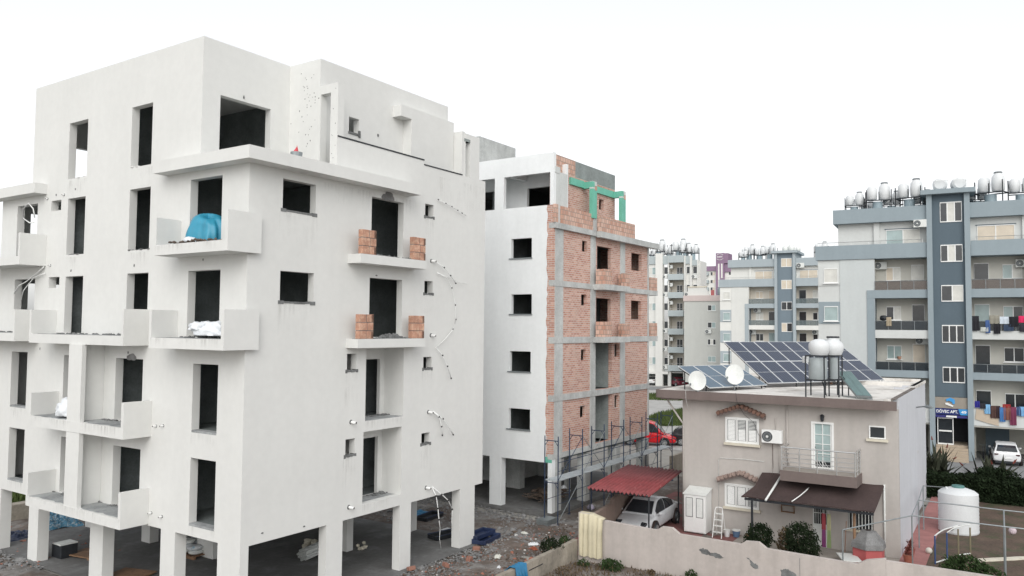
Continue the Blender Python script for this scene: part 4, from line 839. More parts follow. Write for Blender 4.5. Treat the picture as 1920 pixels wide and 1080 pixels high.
for x, y, c0, c1, lab in ((-1.5, 2.62, (.22, .03, .04), (.16, .03, .12), 'red and blue towel hanging from the awning edge before the door'), (-1.5, 2.42, (.28, .27, .16), (.2, .26, .12), 'yellow green towel hanging next to the red and blue towel')):
    o = thing('towel', lab, 'towel', FH.p(x, y, .45), FH.rz)
    for (z0, z1, c, s_) in ((0, .7, c1, 0), (.7, 1.35, c0, 0)):
        vs = []; n = 10
        for k in range(n + 1): yy = -.085 + .17 * k / n; xx = .03 * math.sin(k * 1.9); vs += [(xx, yy, z0), (xx, yy * .85, z1)]
        MB().add(vs, [(2 * k, 2 * k + 2, 2 * k + 3, 2 * k + 1) for k in range(n)]).build('cloth', cmat(c), o, smooth=True)
    MB().cyl((0, 0, 1.35), (0, 0, 1.72), .01, n=5).build('cord', MT['white_paint'], o)
for y, c, lab in ((1.95, (.3, .12, .06), 'broom with brown handle leaning by the lower window'),):
    o = thing('broom', lab, 'broom', FH.p(-.8, y, .06), FH.rz); MB().cyl((0, 0, .08), (.4, .0, 1.3), .012, n=6).build('handle', cmat(c), o); MB().box(-.05, .05, -.18, .18, 0, .09).build('brush', MT['blue_dark'], o)
o = thing('barbecue', 'red brick barbecue with a grey six sided metal hood in the yard', 'barbecue', FH.p(-1.35, .98, .06), FH.rz)
MB().lathe((0, 0, 0), [(.62, 0), (.62, .62)], 6).build('base', cmat((.42, .1, .1), .9), o, bevel=.02)
MB().lathe((0, 0, .621), [(.68, 0), (.66, .2), (.3, .62), (.12, .64)], 6).build('hood', MT['rubble_grey'], o); MB().lathe((0, 0, 1.25), [(.1, 0), (.1, .03)], 10).build('vent', MT['dark_slot'], o)
o = MB().box(-.55, .55, -.35, .35, 0, .05).build('board', MT['white_dirty'], None); place(o, FH, -2.0, 1.6, .3, .4); tag(o, 'pale flat board leaning beside the barbecue', 'board')
# boundary walls
bw = thing('boundary_wall', 'beige rendered garden wall with humped top and flaked grey patches', 'wall', FH.o, FH.rz)
prof = [(10.2, 1.82), (9.95, 1.68), (7.7, 1.6), (7.5, 1.62), (7.3, 1.76), (6.9, 1.77), (6.62, 1.58), (4.33, 1.56), (4.17, 1.69), (3.7, 1.72), (3.43, 1.54), (.5, 1.49), (.2, 1.67), (-.3, 1.79), (-.38, 1.8)]
MB().prism([(10.2, -.1)] + prof + [(-.38, -.1)], 'x', -7.16, -6.98).build('wall', MT['wall_beige'], bw)
MB().box(-7.22, -6.9, 10.2, 10.78, -.1, 1.86).build('corner_pier', MT['wall_beige'], bw)
MB().box(-7.162, -6.98, -.385, -9, -.1, 1.74).build('wall', MT['wall_beige'], bw)
def flake(pts, seed):
    rnd = random.Random(seed); out = []
    for i in range(len(pts)):
        a = Vector((*pts[i], 0)); b = Vector((*pts[(i + 1) % len(pts)], 0))
        for k in range(6): p = a.lerp(b, k / 6); out.append((p.x + rnd.uniform(-.025, .025), p.y + rnd.uniform(-.025, .025)))
    MB().prism(out, 'x', -7.166, -7.15).build('bare_patch', MT['mortar'], bw)
flake([(5.86, 1.14), (5.75, 1.21), (5.55, 1.2), (5.42, 1.08), (5.25, 1.12), (5.1, 1.1), (4.95, .99), (5.05, .93), (5.4, .99), (5.75, 1.02)], 1)
flake([(4.1, 1.13), (4.03, 1.13), (3.95, 1.03), (3.72, .93), (3.7, .8), (3.82, .78), (4.0, .92), (3.95, .97)], 2)
flake([(2.97, .9), (2.75, .97), (2.6, .93), (2.4, .8), (2.2, .78), (2.05, .7), (2.0, .5), (2.9, .55)], 3)
MB().box(-7.163, -7.15, 2.3, 2.315, .8, 1.4).build('crack', MT['mortar'], bw)
sw = thing('driveway_wall', 'brown rendered garden wall running along the driveway behind the car', 'wall', FH.o, FH.rz)
rot = math.atan2(.75, 6.0)
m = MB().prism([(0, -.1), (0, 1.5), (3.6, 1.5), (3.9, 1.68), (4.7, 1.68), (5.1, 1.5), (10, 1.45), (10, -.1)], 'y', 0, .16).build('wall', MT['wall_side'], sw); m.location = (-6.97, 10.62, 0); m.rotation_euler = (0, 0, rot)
lw = thing('low_wall', 'low stained concrete wall between the rubble and the dry verge', 'wall', FH.o, FH.rz)
vs = []; n = 26
top = lambda k: .8 - (.0 if k < 18 else .05 * (k % 2)) - random.uniform(0, .02)
pr = [(-7.24 - 8 * k / n, top(k)) for k in range(n + 1)]
MB().prism([(-7.24, -.1)] + pr + [(-15.24, -.1)], 'y', 10.8, 11.0).build('wall', MT['wall_old'], lw)
MB().box(-11.0, -10.0, 10.79, 10.802, .5, .53).build('crack', MT['metal_dark'], lw)
o = thing('cloth_sheet', 'pale yellow cloth sheet hung over the corner pier of the garden wall', 'sheet', FH.o, FH.rz)
vs = []; n = 22
for k in range(n + 1):
    y = 10.72 - 1.05 * k / n; xx = -7.24 - .045 * (1 + math.sin(k * 1.5)) - (.05 if 9 < k < 13 else 0)
    vs += [(xx, y - .04 * math.sin(k), .2 + .03 * math.sin(k * 2)), (xx - .02, y, 1.2), (xx + .02, y, 1.84 - (.14 * max(0, k - 10) / 12)), (-7.0, y, 1.885 - (.15 * max(0, k - 10) / 12)), (-6.86, y, 1.6)]
fs = []
for k in range(n):
    for j in range(4): a = 5 * k + j; fs.append((a, a + 1, a + 6, a + 5))
MB().add(vs, fs).build('cloth', MT['cloth_yellow'], o, smooth=True)
# carport
o = thing('carport', 'carport with red corrugated metal roof on thin dark posts over the white car', 'carport', FH.o, FH.rz)
A0, A1, A2, A3 = Vector((-5.05, 11.5, 2.36)), Vector((-5.0, 8.62, 2.36)), Vector((.8, 9.35, 2.46)), Vector((.85, 12.2, 2.46))
vs = []; fs = []; nx, ny = 2, 96
for j in range(ny + 1):
    for i in range(3):
        p = A0.lerp(A1, j / ny).lerp(A3.lerp(A2, j / ny), i / 2); p.z += .05 * math.cos(2 * math.pi * j / 6) + .012 * math.sin(i * 2 + j * .3); vs.append(p)
for j in range(ny):
    for i in range(2): a = j * 3 + i; fs.append((a, a + 1, a + 4, a + 3))
rf = MB().add(vs, fs).build('corrugated_roof', mat('red_sheet', (.22, .045, .048), .6, .22, 1.6, .12, c2=(.34, .22, .21), c2thr=(.66, .7), c2scale=3.2), o, smooth=True)
sm = rf.modifiers.new('thick', 'SOLIDIFY'); sm.thickness = .012
for x, y in ((-4.95, 11.4), (-4.9, 8.75), (.6, 12.0), (.5, 9.5), (-2, 11.7)): MB().cyl((x, y, 0.04), (x, y, 2.33), .035, n=8).build('post', MT['metal_dark'], o)
MB().cyl((-4.95, 11.45, 2.3), (-4.9, 8.7, 2.3), .03, n=6).cyl((.75, 12.1, 2.4), (.7, 9.45, 2.4), .03, n=6).build('beam', MT['metal_dark'], o)
# garden: tank, trellis, arch, balls
o = thing('water_tank', 'large upright white plastic water tank standing in the garden', 'water tank', FH.p(6.35, -1.72, .05), FH.rz)
MB().lathe((0, 0, 0), [(.8, 0), (.83, .05)] + [(.83 - .012 * (k % 2), .1 + .082 * k) for k in range(20)] + [(.82, 1.76), (.7, 1.86), (.4, 1.97), (.26, 2.0)], 40).build('body', MT['tank'], o, smooth=35)
MB().lathe((0, 0, 2.0), [(.26, 0), (.27, .05), (.25, .09)], 24).build('lid', cmat((.08, .2, .19), .5), o, smooth=35); MB().cyl((-.25, .45, 1.9), (-.25, .45, 2.02), .05, n=10).build('inlet', MT['tank'], o)
MB().cyl((-.8, .2, .25), (-1.0, .25, .25), .04, n=8).build('valve', MT['metal_dark'], o)
o = thing('pipe_trellis', 'grey pipe frame trellis over the garden beside the house', 'trellis', FH.o, FH.rz)
P = [(-1.1, -.55), (-1.1, -3.6), (-5.0, 1.3), (2.2, -.48), (2.05, -3.55), (5.8, -.34)]
for i, (x, y) in enumerate(P): MB().cyl((x, y, .03), (x, y, 2.05), .045 if i == 1 else .027, n=8).build('post', MT['galv'], o)
for a, b in ((0, 1), (0, 2), (3, 4), (0, 3), (3, 5), (1, 4)): MB().cyl((*P[a], 2.05), (*P[b], 2.05), .025, n=8).build('bar', MT['galv'], o)
MB().cyl((-1.1, -3.6, 2.05), (-.9, -8, 2.05), .025, n=8).cyl((2.05, -3.55, 2.05), (2.2, -8, 2.05), .025, n=8).build('bar', MT['galv'], o)
MB().cyl((5.8, -.34, 2.05), (6.0, -1.2, 2.05), .02, n=6).build('bar', MT['metal_grey'], o)
o = thing('garden_swing_frame', 'small metal garden frame with curved slatted top and blue and yellow legs', 'frame', FH.o, FH.rz)
for x, y, c in ((.0, -1.24, (.04, .08, .2)), (.85, -1.6, (.04, .08, .2)), (1.75, -1.95, (.2, .175, .11)), (2.3, -2.35, (.2, .175, .11))): MB().cyl((x, y, .05), (x, y, 1.14), .03, n=8).build('leg', cmat(c, .5), o)
vs = []; n = 8
for k in range(n + 1): t_ = k / n; z = 1.14 + .14 * math.sin(math.pi / 2 * min(1, t_ * 2.2)); vs += [(.0 + 1.75 * t_, -1.24 - .7 * t_, z), (.85 + 1.45 * t_, -1.6 - .75 * t_, z)]
MB().add(vs, [(2 * k, 2 * k + 2, 2 * k + 3, 2 * k + 1) for k in range(n)]).build('slatted_top', cmat((.16, .12, .115)), o)
MB().tube([vs[2 * k] for k in range(n + 1)], .025, 6).tube([vs[2 * k + 1] for k in range(n + 1)], .025, 6).build('rim', MT['white_dirty'], o)
MB().cyl((.0, -1.24, .1), (.85, -1.6, .1), .025, n=6).cyl((1.75, -1.95, .1), (2.3, -2.35, .1), .025, n=6).build('rung', MT['white_dirty'], o)
for i, (x, y, lab) in enumerate(((-.8, -3.85, 'pinkish ball lamp fixed beside the thick trellis post'), (1.5, -.9, 'white ball lying on the lawn near the side path'))):
    o = MB().blob((0, 0, .12), (.13, .13, .13), 3, 0).build('ball', cmat((.62, .52, .56) if i == 0 else (.6, .58, .52)), None, smooth=True); place(o, FH, x, y, 1.75 if i == 0 else .05); tag(o, lab, 'ball')
for k in range(6):
    o = MB().box(-.26, .26, -.17, .17, 0, .05).build('paving_stone', MT['cream'], None, bevel=.01); place(o, FH, 1.55 + k * .33, -2.75 - .36 * k, .045, -.85 + random.uniform(-.1, .1)); tag(o, 'pale stepping stone in the garden path at the lower right', 'stepping stone', 'stepping stones in the garden')
for x, y, c, lab in ((-.6, -.35, (.33, .12, .08), 'terracotta pot with a dark plant at the near end of the pink side path'), (.6, -.3, (.3, .1, .08), 'second terracotta pot further along the pink side path')):
    o = thing('plant_pot', lab, 'pot', FH.p(x, y, .06), FH.rz); MB().lathe((0, 0, 0), [(.13, 0), (.19, .3), (.2, .34), (.16, .34)], 14).build('pot', cmat(c), o); q = MB()
    for k in range(50):
        a = random.uniform(0, 6.28); q.obox((.14 * math.cos(a) * random.random(), .14 * math.sin(a) * random.random(), random.uniform(.35, .65)), (.1, .05, .005), Matrix.Rotation(a, 3, 'Z') @ Matrix.Rotation(random.uniform(-1, 1), 3, 'Y'))
    q.build('leaves', MT['leaf_red'], o)
# ================================================================ finished apartment blocks
def std(name, c, **k): return mat(name, c, .9, .03, .6, .02, .03, .05, 40, spec=.2, **k)
PAL_R = dict(white=std('r_white', (.60, .62, .61)), side=std('r_grey', (.54, .575, .575)), light=std('r_blue', (.285, .34, .37)), dark=std('r_slate', (.112, .148, .176)), inner=std('r_cream', (.52, .515, .47)))
PAL_C = dict(white=std('c_white', (.72, .72, .69)), side=std('c_grey', (.66, .665, .64)), light=std('c_blue', (.37, .42, .445)), dark=std('c_slate', (.18, .225, .26)), inner=std('c_cream', (.64, .60, .53)))
def window(parent, x, y0, y1, z0, z1, n=2, pane='glass_dark', name='window', sill=True, fw_=.06, panes=None, axis='x'):
    """frame with n lights facing -x on the plane x; each light's glass may differ"""
    q = MB().box(x - .05, x - .002, y0, y1, z0, z0 + fw_).box(x - .05, x - .002, y0, y1, z1 - fw_, z1)
    for k in range(n + 1): c = y1 - (y1 - y0) * k / n; q.box(x - .051, x - .002, max(y0, c - fw_ / 2 - (fw_ / 2 if k == n else 0)), min(y1, c + fw_ / 2 + (fw_ / 2 if k == 0 else 0)), z0 + fw_, z1 - fw_)
    if sill: q.box(x - .12, x - .002, y0 - .08, y1 + .08, z0 - .06, z0 - .001)
    o = q.build(name, MT['white_paint'], parent); ps = panes or [pane]
    for i, pm in enumerate(ps):
        a = y1 - (y1 - y0) * i / len(ps); b = y1 - (y1 - y0) * (i + 1) / len(ps)
        MB().box(x - .02, x - .003, b + .01, a - .01, z0 + fw_ * .5, z1 - fw_ * .5).build('pane', MT[pm], o)
    return o
def apartment(label, fr, pal, z_off, cfg):
    o = thing('apartment_building', label, 'building', fr.p(0, 0, z_off), fr.rz)
    W = pal
    def b(name, m, *boxes):
        q = MB()
        for x in boxes: q.box(*x)
        return q.build(name, W[m], o)
    dep = 1.35
    for sgn in (1, -1):                                                   # the two wings left and right of the stair tower
        Y = (lambda y: y) if sgn == 1 else (lambda y: -2.78 - y)
        yr = lambda a, c: (min(Y(a), Y(c)), max(Y(a), Y(c)))
        i0, i1 = yr(0.0, 3.55)
        bk = MB().box(dep, dep + .2, i0 - .3, i1 + .3, 2.5, 14.7)
        bk.build('recess_wall', W['inner'], o)
        b('wing_wall', 'side', (0.0, .3, *yr(3.55, 6.0), 2.5, 14.63), (.3, 9, *yr(7.4, 7.6), 2.5, 14.63)); b('wing_wall', 'white', (.06, .3, *yr(6.0, 7.6), 2.5, 14.63))
        b('recess_side', 'dark' if sgn == 1 else 'light', (.3, dep, *yr(3.55, 3.75), 2.5, 11.6)); b('recess_side', 'inner', (.3, dep, *yr(3.55, 3.75), 11.6, 14.63))
        b('surround', 'light', (-.06, -.001, *yr(3.56, 4.1), 2.5, 12.2))
        b('balcony', 'light', (-.07, dep, *yr(.0, 4.1), 11.64, 12.25)); b('balcony', 'white', (-.08, dep, *yr(.0, 3.555), 8.64, 9.25))
        b('balcony', 'light', (-.07, dep, *yr(.0, 3.555), 5.76, 6.28)); b('balcony', 'white', (-.08, dep, *yr(.0, 3.555), 2.52, 3.74))
        for z0, z1, g in ((12.26, 12.9, cfg['rail'][0]), (9.26, 9.9, cfg['rail'][1]), (6.29, 6.85, cfg['rail'][1])):
            y0, y1 = yr(.02, 3.54); r = MB().box(-.06, -.04, y0, y1, z0, z1).build('glass_rail', MT[g], o)
            q = MB()
            for k in range(5): yy = y0 + (y1 - y0) * k / 4; q.box(-.075, -.061, max(y0, yy - .02), min(y1, yy + .02), z0, z1)
            q.cyl((-.05, y0, z1 + .02), (-.05, y1, z1 + .02), .025, n=6).build('rail_bar', MT['metal_grey'], r)
        b('parapet', 'light', (-.1, .15, *yr(-.35 if sgn == 1 else .02, 7.75), 14.64, 15.73)); b('terrace_slab', 'light', (.15, 9, *yr(.0, 7.7), 14.64, 14.9))
        q = MB(); y0, y1 = yr(.3, 7.6); q.cyl((.0, y0, 15.98), (.0, y1, 15.98), .02, n=6)
        for k in range(7): yy = y0 + (y1 - y0) * k / 6; q.cyl((.0, yy, 15.7), (.0, yy, 15.98), .016, n=6)
        q.build('terrace_rail', MT['metal_light'], o)
        b('top_wall', 'white', (.55, .8, *yr(.0, 6.15), 14.9, 17.5), (.8, 9, *yr(5.9, 6.15), 14.9, 17.5)); b('top_pier', 'white', (.35, .549, *yr(3.2, 3.6), 14.9, 17.45))
        b('roof_band', 'light', (-.02, .2, *yr(.0, 6.45), 17.42, 18.5), (.2, 9, *yr(6.25, 6.45), 17.42, 18.5)); b('roof_slab', 'light', (.2, 9, *yr(-.4, 6.25), 17.42, 17.6))
        w0, w1 = yr(.45, 2.75); window(o, .55, w0, w1, 15.0, 16.85, 2, panes=cfg['top'][0 if sgn == 1 else 1], sill=False)
        b('lintel', 'dark', (.5, .549, w0 - .1, w1 + .1, 16.86, 16.92))
        for f, (zb, zt) in enumerate(((12.25, 14.6), (9.25, 11.6), (6.28, 8.6), (3.0, 5.7))):
            pw = cfg['win'][(f, sgn)]
            a, c = yr(1.85, 2.85) if sgn == 1 else yr(2.0, 3.2); z0 = zb + .75
            window(o, dep, a, c, z0, z0 + 1.05, 2, panes=pw[0], sill=True)
            a, c = yr(.25, 1.1) if sgn == 1 else yr(.2, 1.15)
            window(o, dep, a, c, zb, zb + 1.95, 1, panes=pw[1], name='balcony_door', sill=False)
        y0, y1 = yr(6.1, 7.35)
        for zb in (12.8, 9.85, 6.9, 4.0):
            b('window_surround', 'white' if zb > 12 else 'light', (.0, .059, y0 - .08, y1 + .22, zb - .15, zb + 1.55 if zb < 12 else zb + 1.4))
            window(o, -.001, y0 + .05, y1 - .2, zb + .05, zb + 1.2, 1, panes=['curtain_white'] if zb > 12 or sgn == -1 else ['glass_pale'])
        b('column', 'light', (-.02, .5, *yr(3.6, 4.1), 0, 2.52)); b('column', 'side', (.0, .5, *yr(7.1, 7.6), 0, 2.5)); b('column', 'inner', (4.0, 4.4, *yr(2, 2.4), 0, 2.5))
        b('slab', 'inner', (-.0, 9, *yr(-.05, 7.6), 2.4, 2.515)); b('garage_wall', 'inner', (5.5, 5.7, *yr(.0, 7.6), 0, 2.4), (1.6, 5.5, *yr(-.0, .15), 0, 2.4))
        MB().box(3.2, 3.3, *yr(.8, 2.3), 0, 2.39).build('garage_partition', W['dark'], o)
    # stair tower
    b('tower_strip', 'light', (-.3, .45, -.36, 0, 0, 19.2)); b('tower_strip', 'light', (-.3, .45, -2.78, -2.42, 0, 19.2))
    b('tower_wall', 'dark', (.0, .25, -2.42, -.36, 4.45, 19.2)); b('tower_body', 'light', (.45, 5, -2.78, -.001, 14.9, 19.2)); b('tower_cap', 'light', (-.62, 5.2, -3.14, .36, 19.2, 19.53))
    for z0, z1, ps in cfg['stairs']: window(o, .0, -2.28, -.88, z0, z1, 2 if len(ps) < 3 else 3, panes=ps, sill=False, fw_=.07)
    MB().box(2.5, 2.7, -2.42, -.36, 0, 4.45).box(.3, 2.5, -.37, -.362, 1, 4.4).box(.3, 2.5, -2.418, -2.41, 1, 4.4).build('lobby_wall', MT['metal_dark'], o)
    return o
LW = {(f, s): (['glass_dark', 'curtain_white'], ['glass_dark']) for f in range(4) for s in (1, -1)}
cR = dict(rail=('rail_brown', 'rail_glass'), top=(['glass_pale', 'curtain_white'], ['curtain', 'curtain']),
          stairs=((17.15, 18.63, ['glass_dark', 'curtain_white', 'glass_dark']), (14.24, 15.5, ['glass_dark', 'curtain_white', 'glass_dark']), (11.35, 12.55, ['glass_dark', 'curtain_white']), (8.36, 9.65, ['glass_dark'] * 3), (5.48, 6.62, ['glass_dark'] * 3)),
          win={**LW, (0, 1): (['curtain', 'curtain_white'], ['curtain_white']), (2, 1): (['glass_pale', 'glass_pale'], ['curtain']), (0, -1): (['glass_pale', 'curtain_white'], ['glass_dark']), (1, -1): (['glass_pale', 'glass_dark'], ['glass_pale']), (2, -1): (['glass_dark'] * 2, ['glass_dark']), (3, -1): (['glass_dark'] * 2, ['glass_dark'])})
cC = dict(rail=('rail_pale', 'rail_pale'), top=(['curtain', 'curtain'], ['curtain', 'curtain']),
          stairs=((17.3, 18.5, ['curtain'] * 2), (14.24, 15.5, ['curtain'] * 2), (11.35, 12.5, ['glass_dark'] * 2), (8.36, 9.6, ['curtain', 'glass_dark']), (5.48, 6.62, ['glass_dark'] * 2)),
          win={**LW, (0, 1): (['curtain', 'curtain'], ['curtain']), (1, 1): (['curtain_white', 'curtain_white'], ['glass_dark']), (2, 1): (['glass_dark'] * 2, ['glass_pale']), (0, -1): (['curtain_white'] * 2, ['glass_dark'])})
apartment('blue grey apartment building with dark stair tower and blue entrance sign', FR, PAL_R, 0, cR)
apartment('paler twin apartment building with stair tower behind the large solar array', FC3, PAL_C, .55, cC)
# entrance of the near block
E_ = thing('entrance_sign', 'dark blue sign reading DÖVEÇ APT. 49 over the apartment entrance', 'sign', FR.p(-.1, 0, 0), FR.rz)
MB().box(-.08, 0, -2.415, -.365, 3.2, 3.63).build('board', cmat((.012, .025, .14), .4), E_)
MB().prism([(-2.42, 3.2), (-1.95, 3.2), (-1.82, 3.63), (-2.42, 3.63)], 'x', -.09, -.081).build('number_panel', cmat((.04, .28, .6), .4), E_)
def text(s, size, y, z, x, parent, c=(.85, .87, .88), name='lettering'):
    cu = bpy.data.curves.new(name, 'FONT'); cu.body = s; cu.size = 1; cu.extrude = .02; cu.offset = .018; cu.align_x = 'CENTER'; cu.align_y = 'CENTER'
    tmp = link(bpy.data.objects.new('tmp', cu)); dg = bpy.context.evaluated_depsgraph_get(); me = bpy.data.meshes.new_from_object(tmp.evaluated_get(dg)); bpy.data.objects.remove(tmp); bpy.data.curves.remove(cu)
    xs = [v.co.x for v in me.vertices]; ys = [v.co.y for v in me.vertices]; cx, cy = (min(xs) + max(xs)) / 2, (min(ys) + max(ys)) / 2; kx, ky = size[0] / (max(xs) - min(xs)), size[1] / (max(ys) - min(ys))
    for v in me.vertices: v.co = ((v.co.x - cx) * kx, (v.co.y - cy) * ky, v.co.z * .2)
    me.materials.clear(); me.materials.append(cmat(c, .5)); t = link(bpy.data.objects.new(name, me)); t.parent = parent
    t.matrix_local = Matrix(((0, 0, -1, x), (-1, 0, 0, y), (0, 1, 0, z), (0, 0, 0, 1))); return t
text('DÖVEÇ APT.', (1.36, .31), -1.12, 3.42, -.088, E_); text('49', (.33, .2), -2.16, 3.41, -.097, E_)
o = MB().box(-.07, 0, -2.41, -.37, 2.98, 3.15).build('lower_board', cmat((.03, .03, .17), .4), E_)
MB().box(-.09, -.071, -1.72, -1.05, 3.0, 3.13).build('blank_plate', MT['white_paint'], E_)
MB().box(-.03, .25, -2.42, -.36, 3.64, 4.43).build('stone_band', cmat((.3, .27, .23), .9), E_)
L = MB(); L.prism([(-1.05, 4.3), (-1.35, 4.42), (-1.6, 4.3), (-1.62, 4.02), (-1.5, 3.95), (-1.42, 4.12), (-1.2, 4.2), (-1.1, 4.12)], 'x', -.1, -.032); L.build('emblem', cmat((.05, .3, .65), .4), E_)
MB().prism([(-1.0, 4.02), (-1.02, 3.92), (-1.48, 3.76), (-1.52, 3.86), (-1.38, 3.92), (-1.12, 4.05)], 'x', -.1, -.032).build('emblem', MT['white_paint'], E_)
o = thing('entrance_door', 'two pane glass entrance door with pale frame under the blue sign', 'door', FR.p(.1, 0, 0), FR.rz)
window(o, 0, -1.5, -.48, 1.02, 2.97, 1, panes=['glass_dark'], name='frame', sill=False, fw_=.1); MB().box(-.06, -.003, -1.4, -.58, 1.95, 2.05).build('crossbar', MT['white_paint'], o)
o = thing('entrance_steps', 'beige stone steps leading up to the apartment entrance', 'steps', FR.o, FR.rz)
q = MB()
for k in range(6): q.box(-1.5 + k * .3, 2.4, -2.4, -.38, k * .165 + .02, (k + 1) * .165 + .02)
q.build('stair', cmat((.42, .35, .27), .85), o, bevel=.01)
# air conditioners on both blocks
for lab, fr, x, y, z in (('air conditioner high on the dark stair tower of the blue grey block', FR, -.02, .42, 16.85), ('air conditioner in the upper left balcony of the blue grey block', FR, 1.3, 3.2, 13.9), ('air conditioner in the balcony under the brown glass rail at right', FR, 1.3, -6.0, 13.8), ('air conditioner by the lowest left balcony door of the blue grey block', FR, 1.3, .45, 8.2),
                         ('air conditioner beside the stair tower top of the twin block behind', FC3, .3, -3.4, 17.7), ('air conditioner in the right upper balcony of the twin block', FC3, 1.3, -6.1, 14.6), ('air conditioner in the left middle balcony of the twin block', FC3, 1.3, 2.6, 11.6), ('air conditioner in the left lower balcony of the twin block', FC3, 1.3, 3.3, 8.5), ('air conditioner in the right lower balcony of the twin block', FC3, 1.3, -5.2, 8.6)):
    ac_unit(lab, fr, x, y, z, 0, 1.0 if fr is FR else 1.15, 'air conditioners on the apartment blocks', True)
# roof tanks: one stand built, then copied
def tank_stand():
    o = thing('tank_stand', '', 'water tank', (0, 0, 0)); q = MB()
    for x, y in ((-.45, -.8), (.45, -.8), (-.45, .8), (.45, .8)): q.cyl((x, y, 0), (x, y, 1.9), .035, n=6)
    for y in (-.8, .8): q.cyl((-.5, y, 1.15), (.5, y, 1.15), .04, n=6)
    for y in (-.8, .0, .8): q.cyl((-.42, y, 1.15), (-.42, y, 1.75), .03, n=6)
    for x in (-.45, .45): q.cyl((x, -.85, 1.15), (x, .85, 1.15), .04, n=6)
    q.build('stand', MT['metal_dark'], o)
    MB().lathe((0, .05, .05), [(.3, 0), (.34, .04), (.34, .98), (.3, 1.02)], 16).build('boiler', MT['collector'] if False else cmat((.28, .36, .4), .5), o, smooth=40)
    MB().lathe((0, .42, 1.2), [(.24, 0), (.33, .1), (.36, .5), (.33, .85), (.22, .98)], 18).build('tank', MT['tank'], o, smooth=50)
    t = MB().lathe((0, -.4, 1.2), [(.27, 0), (.37, .12), (.39, .55), (.36, .95), (.25, 1.1), (.22, 1.17)], 18).build('tank', MT['tank'], o, smooth=50)
    MB().lathe((0, -.4, 2.371), [(.23, 0), (.25, .05), (.21, .1)], 16).build('lid', MT['metal_grey'], t, smooth=40)
    return o
tk = tank_stand(); first = True
ORD = ['first', 'second', 'third', 'fourth', 'fifth', 'sixth', 'seventh', 'eighth']
def tanks(fr, spots, where, z):
    global first
    for i, (y, x, s) in enumerate(spots):
        o = tk if first else copy_tree(tk); first = False
        place(o, fr, x, y, z, random.uniform(-.4, .4)); o.scale = (s, s, s)
        o['label'] = '%s tank stand from left, %s' % (ORD[i], where); o['group'] = 'white water tanks on the flat roofs'
tanks(FR, [(5.0, 1.4, .85), (4.2, 2.6, .65), (3.3, 1.2, 1.08), (2.4, 2.0, .85), (1.1, 1.2, 1.12), (.3, 2.4, .85)], 'blue grey block left of tower', 17.95)
tanks(FR, [(-3.3, 2.2, .85), (-4.2, 1.4, 1.15), (-6.1, 1.6, 1.05)], 'blue grey block right of tower', 17.95)
tanks(FC3, [(4.6, 1.5, .8), (3.8, 1.8, 1.1), (2.3, 1.6, 1.0), (.9, 1.6, 1.1), (-5.9, 1.6, 1.1)], 'twin block roof', 18.6)
o = MB().lathe((-.45, 0, .5), [(.35, 0), (.48, .12), (.48, .8), (.35, .92)], 16, 'x').build('tank', MT['tank'], None, smooth=40); place(o, FR, .5, -.9, 19.5); tag(o, 'left of two white barrel tanks lying on the stair tower cap', 'water tank', 'barrel tanks on the stair tower cap')
c = o.copy(); link(c); place(c, FR, .6, -2.1, 19.5, .2); c['label'] = 'right of two white barrel tanks lying on the stair tower cap'
q = MB()
for a, b_ in (((-.3, -.3), (-.3, -2.6)), ((-.3, -2.6), (3, -2.6))): q.cyl((*a, .7), (*b_, .7), .02, n=6)
for p in ((-.3, -.3), (-.3, -1.4), (-.3, -2.6), (1.2, -2.6)): q.cyl((*p, 0), (*p, .7), .02, n=6)
o = q.build('roof_railing', MT['white_paint'], None); place(o, FR, .2, 0, 19.53); tag(o, 'thin white railing on top of the dark stair tower', 'railing')
for i, (y, sx) in enumerate(((-1.2, .9), (-2.0, 1.0), (-2.9, .7))):
    o = MB().blob((0, 0, .5), (.5, .5, .6), 2, .0).build('dish_back', MT['white_dirty'], None, smooth=True); place(o, FC3, 1.4, y, 20.0); o.scale = (sx, sx, sx); tag(o, '%s white round tank from left on the twin block stair tower' % ORD[i], 'water tank', 'round tanks on the twin stair tower'); o.name = 'round_tank'
